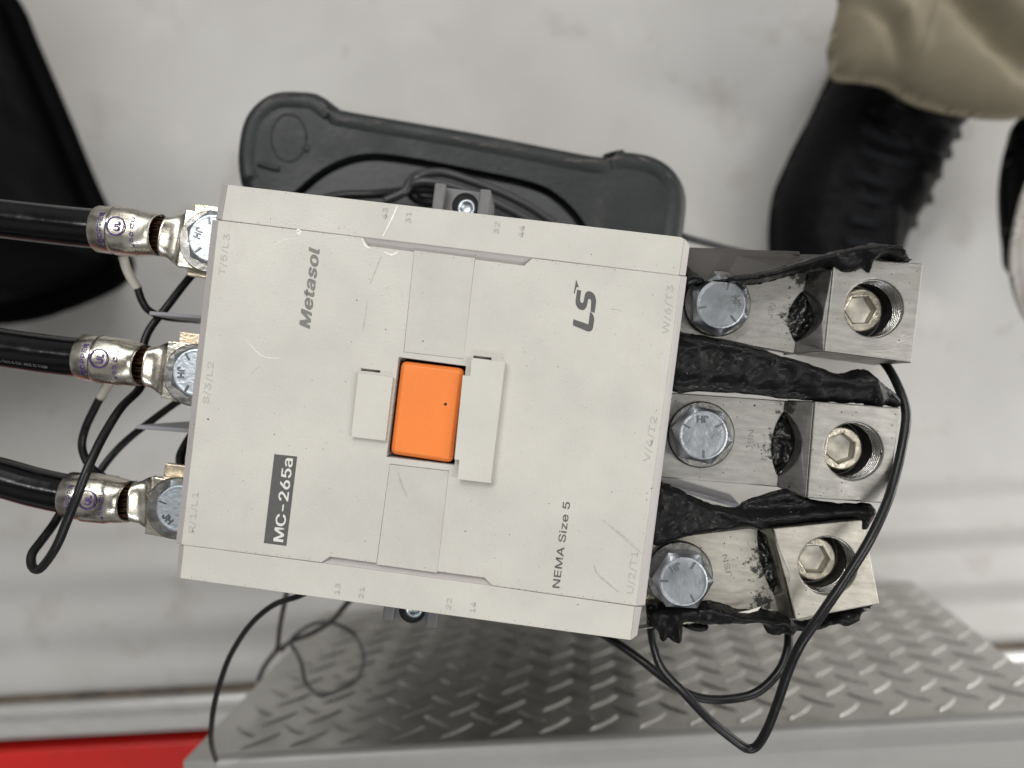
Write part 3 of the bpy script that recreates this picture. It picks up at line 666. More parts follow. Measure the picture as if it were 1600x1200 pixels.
# wear of the cover: scratches, scuffs and grit as thin real marks
def streak(pts, wd, rs_, n=10, c=.0):
    S = smooth_path([np.array(Q(u, v, c)) for u, v in pts], n); L_, R_ = [], []
    for i, p in enumerate(S):
        t = S[min(i+1, len(S)-1)]-S[max(i-1, 0)]; t = t/np.linalg.norm(t); nn = np.array([-t[1], t[0]]); k = math.sin(math.pi*(i+.5)/(len(S)))**.5
        h = wd/2*k*rs_.uniform(.5, 1.2); L_.append((*(p+nn*h), c+.03)); R_.append((*(p-nn*h), c+.03))
    return prism(L_+R_[::-1], .05)
rs = random.Random(5)
obj('pale_scratch', *streak([(621, 321), (612, 342), (598, 369)], .55, rs, c=-.25), M['scratchl'], con, MC)
for s__ in ([streak([(463, 361), (466, 358), (470, 362), (467, 365), (464, 363)], .7, rs, 3), streak([(566, 373), (571, 384), (580, 388)], .45, rs, 4), streak([(600, 393), (612, 398), (622, 393)], .7, rs, 4), streak([(412, 392), (440, 376), (470, 372)], .12, rs), streak([(383, 530), (410, 556), (440, 560)], .2, rs)]): obj('pale_scratch', *s__, M['scratchl'], con, MC)
for s__ in ([streak([(939, 810), (962, 830), (985, 850), (1004, 865)], .55, rs), streak([(955, 822), (975, 838), (992, 852)], .4, rs), streak([(928, 882), (933, 896), (948, 910), (968, 926)], .7, rs), streak([(622, 738), (627, 755), (636, 776)], .5, rs),
                         streak([(392, 585), (400, 577), (408, 571)], .35, rs), streak([(574, 470), (570, 500), (566, 520)], .5, rs), streak([(596, 400), (586, 425), (578, 445)], .5, rs), streak([(953, 483), (966, 484), (972, 487)], .3, rs)]): obj('scuff_mark', *s__, M['scratchd'], con, MC)
grit = []
spots = [(557.6, 469, .5), (603, 515, .55), (661, 533, .6), (549, 534, .35), (325, 655, .8), (903, 945, .5), (743, 399, .35), (380, 751, .3), (577, 436, .3), (605, 450, .35), (660, 457, .3), (1020, 461, .35), (1026, 415, .3), (1053, 418, .4), (992, 416, .25), (858, 787, .35), (956, 769, .35), (796, 835, .4), (571, 845, .3), (727, 830, .5), (773, 872, .3), (820, 550, .3), (785, 560, .3), (540, 596, .35), (581, 569, .3), (700, 553, .3), (590, 805, .4), (1018, 763, .4), (505, 701, .3), (478, 701, .3), (905, 830, .3), (872, 573, .35), (823, 572, .3), (916, 637, .3)]
for k in range(420):
    u, v = rs.uniform(300, 1060), rs.uniform(360, 930)
    a, b = Q(u, v)
    if abs(a) > 77 or abs(b) > 51 or (545 < u < 800 and 545 < v < 760): continue
    spots.append((u, v, rs.choice([.1, .12, .15, .18, .22])))
for u, v, r in spots:
    a, b = Q(u, v); c0 = .02 if abs(b) < 53 else -.23
    n_ = 6; ph = rs.random()*6; el = rs.uniform(.5, 1)
    pts = [(a+r*.5*math.cos(ph+2*math.pi*i/n_)*rs.uniform(.8, 1.2), b+r*.5*el*math.sin(ph+2*math.pi*i/n_)*rs.uniform(.8, 1.2), c0+.05) for i in range(n_)]
    if 640 < u < 745 and (v < 560 and v > 400) or (588 < u < 700 and v > 735): pts = [(x, y, -.08) for x, y, _ in pts]
    grit.append(prism(pts, .06))
def seam(p, q, n, spread, c0):
    for _ in range(n):
        t = rs.random(); u = p[0]+(q[0]-p[0])*t; v = p[1]+(q[1]-p[1])*t+rs.gauss(0, spread); a, b = Q(u, v); r = rs.choice([.1, .12, .16, .2, .28]); ph = rs.random()*6; el = rs.uniform(.4, 1)
        grit.append(prism([(a+r*.5*math.cos(ph+2*math.pi*i/6)*rs.uniform(.7, 1.3), b+r*.5*el*math.sin(ph+2*math.pi*i/6), c0+.05) for i in range(6)], .06))
seam((345, 346), (566, 373), 26, 1.2, .02); seam((832, 406), (1060, 433), 26, 1.5, .02); seam((284, 849), (500, 876), 30, 1.2, .02); seam((770, 912), (990, 944), 34, 1.4, .02)
seam((400, 345), (480, 352), 9, 2, -.22); seam((525, 352), (560, 362), 14, 5, -.22); seam((290, 901), (980, 997), 40, 1.6, -.22); seam((365, 292), (1060, 372), 36, 1.5, -.22)
seam((575, 386), (820, 417), 26, 2.0, .02); seam((515, 868), (757, 901), 22, 2.0, .02); seam((1040, 500), (1000, 880), 26, 6, .02); seam((330, 380), (300, 700), 22, 5, .02)
g = obj('grit', *join(grit), M['dirt'], con, MC); g['kind'] = 'stuff'

# terminals and phase barriers
for pts in ([(304.5, 318.5), (380, 328), (370, 442), (292, 430)], [(281, 518), (350, 527), (340, 635), (268, 627)], [(258, 724), (330, 733), (320, 845), (245, 834)]):
    plate('terminal_bar', [QL(pts, -31)], -31, 3.2, M['bus'], con, bevel=.3)
for pts in ([(1000, 410), (1180, 428), (1165, 535), (990, 520)], [(985, 620), (1150, 632), (1138, 735), (975, 730)], [(960, 850), (1110, 850), (1100, 960), (950, 930)]):
    plate('terminal_bar', [QL(pts, -32)], -32, 3.2, M['bus'], con, bevel=.3)
def barrier(p0, p1, depth, m=M['barrier'], th=1.5, c=-33, slope=0):
    a, b = np.array(Q(*p0, c)), np.array(Q(*p1, c)); d = (b-a)/np.linalg.norm(b-a); nn = np.array([-d[1], d[0]])*th/2
    V = [(*(a+nn), c), (*(b+nn), c), (*(b-nn), c), (*(a-nn), c), (*(a+nn+d*slope), c-depth), (*(b+nn), c-depth), (*(b-nn), c-depth), (*(a-nn+d*slope), c-depth)]
    obj('phase_barrier', V, [(3, 2, 1, 0), (0, 1, 5, 4), (2, 3, 7, 6), (1, 2, 6, 5), (0, 4, 7, 3), (4, 5, 6, 7)], m, con, MC, bevel=.3)
barrier((233, 489), (335, 497), 40)
barrier((212, 667), (320, 675), 45, slope=4)
barrier((1156, 792), (1020, 752), 45, slope=-8)
barrier((1250, 396), (1040, 388), 55, M['rubbers'])

# =================================================================== bolts
def hexr(rf): return lambda a: rf/math.cos(((a+math.pi/6) % (math.pi/3))-math.pi/6)
def bolt(cpx, wpx, c, parent, rot, m, text='JH', trot=0, head_r=8.6, marks=True, wr=12.2):
    """washer, hexagon head with round chamfer, raised grade lines and maker letters"""
    wx, wy = Q(*wpx, c+1); zt = c+2.0
    obj('washer', *join([lathe([(wr, -.2), (wr, 1.4), (wr-.5, 2.0), (6, 2.0)], (wx, wy, c), 56)]), M['washer'], parent, MC, smooth=False)
    x, y = Q(*cpx, zt+7.4); hz = 7.2
    hf = head_r+1.0; hx = hexr(hf)
    ap = lambda a: min(hx(a), hf/math.cos(math.pi/6)*.97)
    prof = [(lambda a: hx(a), 0), (lambda a: hx(a), hz-1.6)] + [(lambda a, t=t: hx(a)*(1-t)+head_r*t, hz-1.6*(1-t)) for t in (.5, 1.0)] + [(head_r-.5, hz+.05), (head_r-1.2, hz), (.3, hz)]
    head = obj('bolt', *lathe(prof, (x, y, zt), 72, rot), m, parent, MC, smooth=False)
    if marks:
        parts = []
        for k in range(3):
            a = rot+trot+2*math.pi*k/3; ca, sa = math.cos(a), math.sin(a); r0, r1 = head_r*.62, head_r*.95; wd = .32
            q = [(x+r0*ca-wd*sa, y+r0*sa+wd*ca), (x+r1*ca-wd*sa, y+r1*sa+wd*ca), (x+r1*ca+wd*sa, y+r1*sa-wd*ca), (x+r0*ca+wd*sa, y+r0*sa-wd*ca)]
            parts.append(prism([(p[0], p[1], zt+hz+.4) for p in q], .5))
        v, f = text_mesh(text, 1, .02); s = 4.6; v = v.copy(); cx0 = (v[:, 0].max()+v[:, 0].min())/2
        a = rot+trot+math.pi/3; tx, ty_ = (v[:, 0]-cx0)*s, (v[:, 1]-.36)*s-(-head_r*.60)*-1
        ang = a+math.pi/2
        X = x+tx*math.cos(ang)-ty_*math.sin(ang); Y = y+tx*math.sin(ang)+ty_*math.cos(ang)
        Z = zt+hz+np.where(v[:, 2] > 0, .42, -.1)
        parts.append((np.stack([X, Y, Z], 1).tolist(), f))
        obj('head_marking', *join(parts), M['mark'], head, MC)
    return head

# =================================================================== MECHANICAL LUGS, load side
def lens_arc(a, b, bulge, frac=(.18, .9), n=12, side=1):
    """points along a->b with a notch of the given depth between the two fractions"""
    a, b = np.array(a, float), np.array(b, float); d = b-a; L_ = np.linalg.norm(d[:2]); nn = np.array([-d[1], d[0], 0])/L_*side
    out = [a]
    for i in range(n+1):
        s = i/n; t = frac[0]+(frac[1]-frac[0])*s; out.append(a+d*t+nn*bulge*math.sin(math.pi*s)**.8)
    out.append(b); return out
CT, CB = -25.0, -15.5
lugs = []
def mech_lug(label, bolt_px, washer_px, brot, tongue, bend, ramp_end, block, hole_px, win, trot, stamp, soot_extra, smooth_ramp=False, hexrot=0.3, bright=False, shift=(-1.2, .2)):
    wc = MC @ Vector(Q3(*[(bend[0][k]*(1-sum(win[2])/2)+bend[1][k]*sum(win[2])/2) for k in (0, 1)], CT))
    mt = soot_mat('lug_metal', tuple(wc), extra=[(tuple(MC @ Vector(Q3(*p, CT))), r) for p, r in soot_extra], col=(.48, .46, .41) if bright else (.37, .362, .345))
    base_ = MC @ Vector((*Q(*hole_px, CB), -60))
    L = thing('mechanical_lug', label, 'cable lug', tuple(base_), 'mechanical lugs on the load side')
    lugs.append(L)
    # tongue with the left half of the wire window cut out
    bt3, bb3 = Q3(*bend[0], CT), Q3(*bend[1], CT)
    arc = lens_arc(bt3, bb3, win[0], win[2], side=-1)
    # side -1: notch towards the contactor when walking down the bend line
    poly = [Q3(*p, CT) for p in tongue[::-1]]
    poly = [Q3(*tongue[0], CT)] + [tuple(p) for p in arc] + [Q3(*p, CT) for p in tongue[1:]]
    tg = obj('tongue', *prism(poly, 4.5), mt, L, MC, bevel=.35)
    # ramp from the bend up to the block with the right half of the window
    rt, rb = Q3(*ramp_end[0], CB-.3), Q3(*ramp_end[1], CB-.3)
    arc2 = lens_arc(bt3, bb3, -win[1], win[2], side=-1)
    # lift the notch points along the slope
    ax = np.array(rt)-np.array(bt3); wl = np.linalg.norm(ax[:2])
    pts = []
    bn = np.array(bb3)-np.array(bt3); nn = np.array([-bn[1], bn[0], 0])/np.linalg.norm(bn[:2])
    for p in arc2:
        dist = abs(np.dot(np.array(p)[:2]-np.array(bt3)[:2], nn[:2])); q = np.array(p); q[2] = CT+.35+(CB-CT)*min(1, dist/wl)*1.0; pts.append(tuple(q))
    poly = pts + [rb, rt]
    obj('ramp', *prism(poly, 4.2), mt, L, MC, bevel=.4)
    obj('ramp_cheek', *prism([bb3, (bb3[0], bb3[1]+1.2, CT-1), (rb[0], rb[1]+1.2, CT-1), rb], 12, (0, 0, -1)), mt, L, MC)
    # block with a round screw hole
    hx_, hy_ = Q(*hole_px, CB); R = 10.2
    circ = [(hx_+R*math.cos(a), hy_+R*math.sin(a)) for a in np.linspace(0, 2*math.pi, 49)[:-1]]
    plate('lug_block', [QL(block, CB), circ], CB, 30, mt, L, bevel=.55)
    # internal thread
    turns, pitch = 6, 1.35
    pts = [(hx_+(R+.05)*math.cos(a), hy_+(R+.05)*math.sin(a), CB-1.2-a/(2*math.pi)*pitch) for a in np.arange(0, turns*2*math.pi, .22)]
    obj('thread', *tube_mesh(pts, .48, 6, 0), M['thread'], L, MC, smooth=True)
    # set screw with hexagon socket, sitting deep in the hole
    sx, sy = hx_+shift[0], hy_+shift[1]; sc_ = CB-8.5
    cir = [(sx+8.0*math.cos(a), sy+8.0*math.sin(a)) for a in np.linspace(0, 2*math.pi, 41)[:-1]]
    hx2 = [(sx+5.3*math.cos(hexrot+k*math.pi/3), sy+5.3*math.sin(hexrot+k*math.pi/3)) for k in range(6)]
    sp = plate('set_screw', [cir, hx2], sc_, 10, M['screw'], L, bevel=.7)
    obj('socket_floor', *lathe([(6.2, 1.0), (5.2, .6), (2.4, -.3), (1.2, -.4), (.1, -.45)], (sx, sy, sc_-4.6), 36), M['socket'], sp, MC, smooth=True)
    obj('hole_floor', *lathe([(10.1, 0), (.3, 0)], (hx_, hy_, sc_-9.4), 36), M['dark'], L, MC)
    # charred strands seen in the window
    mid = [(np.array(bt3)+(np.array(bb3)-np.array(bt3))*t) for t in win[2]]
    d = mid[1]-mid[0]; out = []
    for t in np.linspace(0, 1, 14): out.append(mid[0]+d*(t*1.1-.05)+nn*(win[1]*1.25*math.sin(math.pi*t)+.5))
    for t in np.linspace(1, 0, 14): out.append(mid[0]+d*(t*1.1-.05)-nn*(win[0]*1.15*math.sin(math.pi*t)+.5))
    if nn[0] < 0: pass
    st = obj('strands', *blob([tuple(p[:2]) for p in out], .45, 2.2, 3, CT-5.6, nz=2.2, nscale=.3, bottom=1.5, seed=len(lugs)*3.1), M['char'], L, MC, smooth=True); st['kind'] = 'stuff'
    # bolt
    bolt(bolt_px, washer_px, CT, L, brot, M['zinc'], trot=trot)
    # stamped letters
    text_on('stamped_lettering', 'JSN', stamp[0], stamp[1], 2.7, CT, M['stamp'], L, depth=.08, weight=-.008)
    return L

mech_lug('mechanical lug bolted to the W/6/T3 terminal with clean block, topmost of three', (1127, 475), (1120, 474), 0.15,
         [(1050, 415), (1040, 516)], [(1262, 425), (1241, 553)], [(1301, 420), (1287, 549)],
         [(1304, 400), (1443, 412), (1424.5, 567), (1287.5, 549)], (1366, 482), (4.3, 5.0, (.22, .86)), -.9, ((1207, 497), (1210, 474)), [((1255, 430), 13), ((1160, 430), 7)], hexrot=.15)
mech_lug('mechanical lug bolted to the V/4/T2 terminal, middle one of three', (1099, 680), (1095, 679), 0.42,
         [(1030, 612), (1022, 745)], [(1227, 626), (1215, 761)], [(1272, 628), (1260, 778)],
         [(1273, 627), (1407, 637), (1388, 787), (1261, 778)], (1334, 705), (3.6, 5.0, (.12, .88)), .25, ((1176, 704), (1178, 672)), [((1235, 632), 11)], hexrot=.5)
mech_lug('tilted mechanical lug bolted to the U/2/T1 terminal, lowest and brightest of three', (1068, 909), (1061, 897), 0.6,
         [(1000, 846), (985, 985), (1100, 968)], [(1183, 824), (1217, 958)], [(1206, 826), (1240, 968)],
         [(1208, 826), (1349, 812), (1375, 944), (1243, 969)], (1293, 884), (1.8, 5.4, (.02, .8)), .55, ((1144, 900), (1136, 866)), [((1190, 940), 10)], hexrot=.1, bright=True, shift=(-1.6, .3))

# =================================================================== POWER CABLES with crimp lugs, line side
CL = -31.0
def profile_ring(p, ex, ey, hw, ht, cz, e, seg=36):
    out = []
    for k in range(seg):
        a = 2*math.pi*k/seg; ca, sa = math.cos(a), math.sin(a)
        x = hw*math.copysign(abs(ca)**(2/e), ca); z = ht*math.copysign(abs(sa)**(2/e), sa)
        out.append((p[0]+ey[0]*x, p[1]+ey[1]*x, cz+z))
    return out
def loft(rings, cap=True, seg=36):
    V = [p for r in rings for p in r]; n = seg
    Fc = [(i*n+k, (i+1)*n+k, (i+1)*n+(k+1) % n, i*n+(k+1) % n) for i in range(len(rings)-1) for k in range(n)]
    if cap: Fc += [tuple(range(n)), tuple(range((len(rings)-1)*n, len(rings)*n))[::-1]]
    return V, Fc
def power_cable(label, cable_px, b0, b1, lip, flare, tongue_end, bpx, wpx, brot, um, hws=(8.7, 8.7, 7.9, 10.8), bm='zincb', trot=0.5, line_text=False):
    p0 = MC @ Vector(Q3(*cable_px[0], CL))
    L = thing('power_cable', label, 'power cable', tuple(p0), 'black power cables on the line side')
    pts = [Q3(*p, CL) for p in cable_px]
    obj('insulation', *tube_mesh(pts, 7.5, 28, 8), M['cable'], L, MC, smooth=True)
    A, B, Lp, Fl, Te = [np.array(Q(*p, CL)) for p in (b0, b1, lip, flare, tongue_end)]
    ex = (B-A)/np.linalg.norm(B-A); ey = np.array([-ex[1], ex[0]])
    LB = np.linalg.norm(B-A)
    rings = []
    # barrel: (fraction, half width, half height, exponent)
    spec = [(0, hws[0]*.97, 8.2, 2), (.02, hws[0]*1.02, 8.6, 2), (.25, hws[0]*1.03, 8.7, 2), (.29, hws[0]*1.03, 8.7, 2), (.31, hws[0]*1.06, 8.4, 2.5), (.36, hws[0]*1.05, 8.3, 2.9), (.68, hws[0]*1.03, 8.2, 2.9), (.74, hws[0]*.99, 8.4, 2.3), (.86, hws[1]*.96, 8.0, 2.1), (.95, hws[2]*1.02, 7.4, 2), (1.0, hws[2], 6.8, 2)]
    for t, hw, ht, e in spec:
        rings.append(profile_ring(A+(B-A)*t, ex, ey, hw, ht, CL, e))
    # the far end of the barrel is cut back on top: a lens shaped inspection opening
    def pull(ring, amt, zmin=1.0):
        out = []
        for (x, y, z) in ring:
            k = max(0, (z-CL-zmin)/7.0); k = k**.7*amt if k > 0 else 0; out.append((x-ex[0]*k, y-ex[1]*k, z))
        return out
    rings[-1] = pull(rings[-1], 1.7); rings[-2] = pull(rings[-2], .9)
    rin = [[(x-(x-B[0])*0, y, z) for (x, y, z) in rings[-1]]]
    inn = [profile_ring(B-ex*1.0, ex, ey, hws[2]*.86, 5.6, CL-.2, 2), profile_ring(B-ex*9.0, ex, ey, hws[2]*.86, 5.8, CL-.2, 2)]
    inn[0] = pull(inn[0], 1.8)
    V, Fc = loft(rings+inn, cap=False)
    barrel = obj('crimp_barrel', V, Fc, M['tin'], L, MC, smooth=True)
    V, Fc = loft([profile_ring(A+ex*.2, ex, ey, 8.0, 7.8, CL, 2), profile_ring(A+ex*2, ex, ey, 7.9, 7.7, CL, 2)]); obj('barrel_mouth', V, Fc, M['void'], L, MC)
    # transition and tongue: starts as a lip below the opening, flattens and widens
    e2 = (Fl-Lp)/np.linalg.norm(Fl-Lp); y2 = np.array([-e2[1], e2[0]]); Lf = np.linalg.norm(Fl-Lp)
    ct = CT+.4
    def fr(t, hw, top, bot, e): return profile_ring(Lp+(Fl-Lp)*t, e2, y2, hw, (top-bot)/2, (top+bot)/2, e)
    low = profile_ring(B-ex*.6, ex, ey, hws[2]*.99, 3.2, CL-3.4, 2.4)
    rr = [low, fr(-.10, hws[2]*.98, CL+2.8, CL-6.8, 2.4), fr(-.02, hws[2]*.96, CL+4.6, CL-6.6, 2.6), fr(.03, hws[2]*.96, CL+5.4, CL-6.5, 2.8), fr(.10, hws[2]*.97, CL+4.8, CL-6.2, 3), fr(.3, hws[2]*1.03, CL+3.4, CL-5, 3.2), fr(.55, (hws[2]+hws[3])/2*1.02, CL+2.5, CL-2.6, 4), fr(.8, hws[3]*.96, ct-3.2, ct-7.0, 5), fr(.95, hws[3], ct-.8, ct-4.8, 7), fr(1.0, hws[3]*1.01, ct-.1, ct-4.2, 8)]
    V, Fc = loft(rr); obj('flared_neck', V, Fc, M['tin'], L, MC, smooth=True)
    e3 = (Te-Fl)/np.linalg.norm(Te-Fl); y3 = np.array([-e3[1], e3[0]]); hwt = hws[3]
    q = [Fl-e3*.4+y3*hwt, Te+y3*hwt, Te-y3*hwt, Fl-e3*.4-y3*hwt]
    plate('tongue', [[tuple(p) for p in q]], ct, 4.2, M['tinflat'], L, bevel=.35)
    # copper strands in the opening
    sp = []
    r5 = random.Random(hash(b0) % 1000)
    for k in range(22):
        s0 = (k/21*2-1)*hws[2]*.80; zz = CL+1.8*math.cos(s0/8)+r5.uniform(-.8, .8)
        a = B-ex*8+ey*s0; b = B+ex*(1.6+r5.uniform(-1.2, .6))+ey*(s0*.95+r5.uniform(-.6, .6))
        sp.append(tube_mesh([(*a, zz), (*((a+b)/2), zz+.4), (*b, zz-.6)], .62, 6, 3))
    g_ = obj('strands', *join(sp), M['copper'], L, MC, smooth=True); g_['kind'] = 'stuff'
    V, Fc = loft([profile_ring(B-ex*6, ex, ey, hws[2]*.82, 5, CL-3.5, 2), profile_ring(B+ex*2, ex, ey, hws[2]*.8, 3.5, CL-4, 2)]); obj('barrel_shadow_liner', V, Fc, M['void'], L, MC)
    # purple stamping wrapped on the barrel
    def wrap(arr, s_c, t_c):   # arr (n,3) local x along the cross direction, y along the axis
        xs, ys = arr[:, 0], arr[:, 1]
        ang = np.clip((xs+s_c)/8.9, -1.4, 1.4); W = hws[0]*1.045
        cc = (A+(B-A)*t_c)
        cross = W*np.sin(ang); z = CL+8.42*np.cos(ang)**.8+.22*(np.cos(ang)) + np.where(arr[:, 2] > 0, .16, -.3)
        return np.stack([cc[0]+ex[0]*ys+ey[0]*cross, cc[1]+ex[1]*ys+ey[1]*cross, z], 1)
    def wtext(body, size, s_c, t_c, wt=.0, width=None):
        v, f = text_mesh(body, 1, wt, res=3); v = v.copy(); c0 = (v[:, 0].max()+v[:, 0].min())/2; k = size if width is None else width/(v[:, 0].max()-v[:, 0].min())
        # reads upwards: text x -> +cross, letter tops -> -axis
        arr = np.stack([(v[:, 0]-c0)*k, -(v[:, 1]-.36)*size, v[:, 2]], 1)
        return wrap(arr, s_c, t_c).tolist(), f
    parts = [wtext('COPPER', 3.3, -.6, .20, width=12.5), wtext('UL', 4.0, um[0], um[1], .03), wtext('250 CU', 2.6, -1.2, .70, width=11.5)]
    ring_ = []
    for a in np.linspace(0, 2*math.pi, 41): ring_ += [(3.75*math.cos(a), 3.75*math.sin(a)*.95, 1), (3.2*math.cos(a), 3.2*math.sin(a)*.95, 1)]
    arr = wrap(np.array(ring_), um[0], um[1]); rf = [(2*i, 2*i+1, 2*i+3, 2*i+2) for i in range(40)]
    parts.append((arr.tolist(), [f[::-1] for f in rf]+[]))
    obj('stamped_lettering', *join(parts), M['purple'], barrel, MC)
    # seam step of the crimp
    st = A+(B-A)*.30
    ringp = [(st[0]+ey[0]*hws[0]*1.06*math.sin(a), st[1]+ey[1]*hws[0]*1.06*math.sin(a), CL+8.75*math.cos(a)) for a in np.linspace(-1.5, 1.5, 20)]
    obj('crimp_line', *tube_mesh(ringp, .14, 5, 0), M['dark'], barrel, MC)
    bolt(bpx, wpx, ct, L, brot, M[bm], text='JH', trot=trot, wr=11.6, head_r=8.4)
    return L
power_cable('straight black cable crimped to the T/5/L3 terminal, topmost of three', [(-160, 322), (-60, 334), (40, 346), (120, 355), (166, 359)], (154, 358), (252, 367.5), (258, 369.5), (297, 377), (372, 388), (331, 372), (329, 378), .25, (.6, .46), trot=1.6)
power_cable('straight black cable crimped to the S/3/L2 terminal, middle of three', [(-160, 522), (-60, 533), (20, 546), (95, 556), (142, 560)], (129, 557.5), (226, 571), (232, 573), (271, 578), (352, 588), (306, 582), (304, 586), .0, (.6, .46), trot=2.2)
power_cable('bent black cable crimped to the R/1/L1 terminal, lowest of three', [(-200, 735), (-120, 728), (-50, 735), (0, 746), (50, 760), (90, 769), (122, 774)], (107, 773), (204, 784), (209, 784), (248, 786), (325, 800), (280, 795), (277, 794), .5, (.6, .50), trot=2.4)
# printing on the middle cable
v, f = text_mesh('VW-1 GAS & OIL RES II THW', 1, .0, res=2); k = 26/(v[:, 0].max()-v[:, 0].min())
a0 = np.array(Q(2, 566, CL)); a1 = np.array(Q(92, 577.5, CL)); d = (a1-a0); L_ = np.linalg.norm(d); d /= L_; nn = np.array([-d[1], d[0]])
s_ = (v[:, 0]-v[:, 0].min())/(v[:, 0].max()-v[:, 0].min())*L_; t_ = -5.0+v[:, 1]*1.9
q_ = np.stack([0*s_, t_, s_], 1); ctr0 = np.array(Q(2, 544, CL)); ctr1 = np.array(Q(92, 556.5, CL)); dd = (ctr1-ctr0)/np.linalg.norm(ctr1-ctr0); n2 = np.array([-dd[1], dd[0]])
arr = np.stack([ctr0[0]+dd[0]*s_+n2[0]*t_, ctr0[1]+dd[1]*s_+n2[1]*t_, CL+np.sqrt(np.maximum(.1, 7.5**2-t_**2))+np.where(v[:, 2] > 0, .12, -.3)], 1)
M['print'] = mat('faded_print', (.22, .22, .22), .6, var=.8, vscale=1400)
cab2 = [o for o in C.objects if o.name.startswith('power_cable')][1]
obj('printed_lettering', arr, f, M['print'], cab2, MC)

# =================================================================== BURNT RUBBER BOOTS
def burnt(label, pts, c, H, wdt, ridge=None, nz=1.6, extra_pts=(), m='rubber', step=.7, nscale=.17):
    r_ = random.Random(len(pts)); out = QL(pts, c); sm = [(x+r_.uniform(-.28, .28), y+r_.uniform(-.28, .28)) for x, y in smooth_closed(out, 4)]
    o_ = blob(sm, step, H, wdt, c, extra=ridge, nz=nz, nscale=nscale, bottom=.8, seed=len(pts)*1.7)
    cc = MC @ Vector((*np.mean(out, 0), c-20))
    L = thing('burnt_insulating_sheet', label, 'burnt insulation', tuple(cc), 'burnt black insulating sheets round the lugs')
    obj('melted_sheet', *o_, M[m], L, MC, smooth=True)
    return L
c1 = -19
R1 = burnt('melted black sheet curled over the top edge of the topmost mechanical lug',
      [(1060, 412), (1082, 424), (1102, 438), (1128, 436), (1150, 430), (1188, 426), (1232, 412), (1262, 402), (1290, 396), (1318, 390), (1345, 384), (1356, 381), (1372, 384), (1388, 385), (1402, 395), (1420, 409), (1400, 410), (1378, 405), (1359, 410), (1355, 425), (1349, 433), (1340, 424), (1328, 428), (1312, 430), (1300, 424), (1285, 418), (1262, 424), (1240, 430), (1200, 440), (1178, 446), (1140, 446), (1100, 444), (1078, 446), (1060, 455)],
      c1, 7.5, 3.2, ridge=sumf(crease(QL([(1185, 434), (1240, 418), (1290, 402)], c1), 2.5, 1.5), crease(QL([(1098, 440), (1140, 441), (1180, 438)], c1), 1.8, 1.6), crease(QL([(1345, 400), (1390, 396)], c1), 4, 3)), nz=1.0)
obj('smooth_sheet', *prism([Q3(u, v, c) for u, v, c in [(1058, 386, -24), (1130, 389, -26), (1185, 391, -30), (1250, 397, -34), (1300, 398, -30), (1240, 424, -22), (1188, 436, -21), (1102, 444, -21), (1056, 408, -22)]], 2), M['rubbers'], R1, MC, bevel=.4)
c2 = -21
R2 = burnt('charred black sheet standing between the topmost and middle mechanical lugs',
      [(1045, 520), (1075, 522), (1092, 523), (1140, 532), (1185, 542), (1212, 553), (1245, 562), (1280, 574), (1310, 583), (1330, 579), (1350, 577), (1362, 586), (1382, 602), (1401, 618), (1405, 632), (1398, 638), (1385, 633), (1374, 637), (1365, 642), (1356, 636), (1340, 630), (1300, 629), (1255, 626), (1200, 620), (1150, 615), (1090, 611), (1045, 606)],
      c2, 4.6, 3.4, ridge=sumf(crease(QL([(1355, 580), (1362, 612), (1368, 640)], c2), 2.6, 2.0), crease(QL([(1220, 560), (1290, 592), (1340, 600)], c2), 2.4, 2.6), crease(QL([(1060, 530), (1150, 545), (1200, 556)], c2), 2.2, 2.0), crease(QL([(1050, 600), (1150, 606), (1250, 618)], c2), -3, 4)), nz=1.1)
R3 = burnt('twisted black sheet standing between the middle and lowest mechanical lugs',
      [(1015, 752), (1040, 756), (1062, 765), (1085, 777), (1105, 785), (1125, 790), (1150, 793), (1162, 783), (1190, 773), (1216, 765), (1232, 764), (1255, 775), (1280, 783), (1320, 786), (1352, 786), (1364, 792), (1364, 806), (1356, 818), (1348, 826), (1334, 829), (1322, 824), (1318, 812), (1290, 812), (1250, 816), (1212, 822), (1180, 828), (1165, 825), (1120, 830), (1070, 838), (1015, 848)],
      -22, 5.0, 3.2, ridge=sumf(crease(QL([(1180, 805), (1250, 800), (1350, 792)], -22), 3.5, 2.2), crease(QL([(1150, 790), (1220, 790), (1290, 790)], -22), -2.5, 3), crease(QL([(1130, 795), (1165, 812), (1180, 824)], -22), 2.5, 2), crease(QL([(1345, 790), (1340, 822)], -22), 3, 2)), nz=1.0)
R4 = burnt('torn ragged black sheet hanging under the lowest mechanical lug',
      [(1012, 950), (1050, 944), (1085, 938), (1110, 936), (1135, 944), (1160, 950), (1188, 948), (1200, 952), (1225, 955), (1240, 968), (1262, 970), (1290, 962), (1312, 950), (1345, 946), (1366, 945), (1345, 954), (1338, 966), (1322, 976), (1305, 974), (1285, 978), (1262, 986), (1240, 984), (1236, 991), (1222, 988), (1205, 991), (1196, 985), (1188, 972), (1160, 973), (1120, 974), (1098, 975), (1068, 970), (1066, 994), (1060, 1003), (1050, 1000), (1044, 992), (1036, 1002), (1030, 994), (1026, 984), (1016, 976)],
      -26, 6.5, 4, ridge=sumf(crease(QL([(1100, 942), (1160, 958), (1230, 966)], -26), 2.4, 1.5), crease(QL([(1050, 950), (1058, 980), (1052, 998)], -26), 2.5, 1.5)), nz=2.4, step=.7)
obj('torn_flap', *blob(smooth_closed(QL([(1064, 976), (1080, 973), (1106, 976), (1104, 984), (1092, 987), (1078, 984)], -30), 3), .7, 3, 2, -30, nz=1, nscale=.3, bottom=.5), M['rubber'], R4, MC, smooth=True)
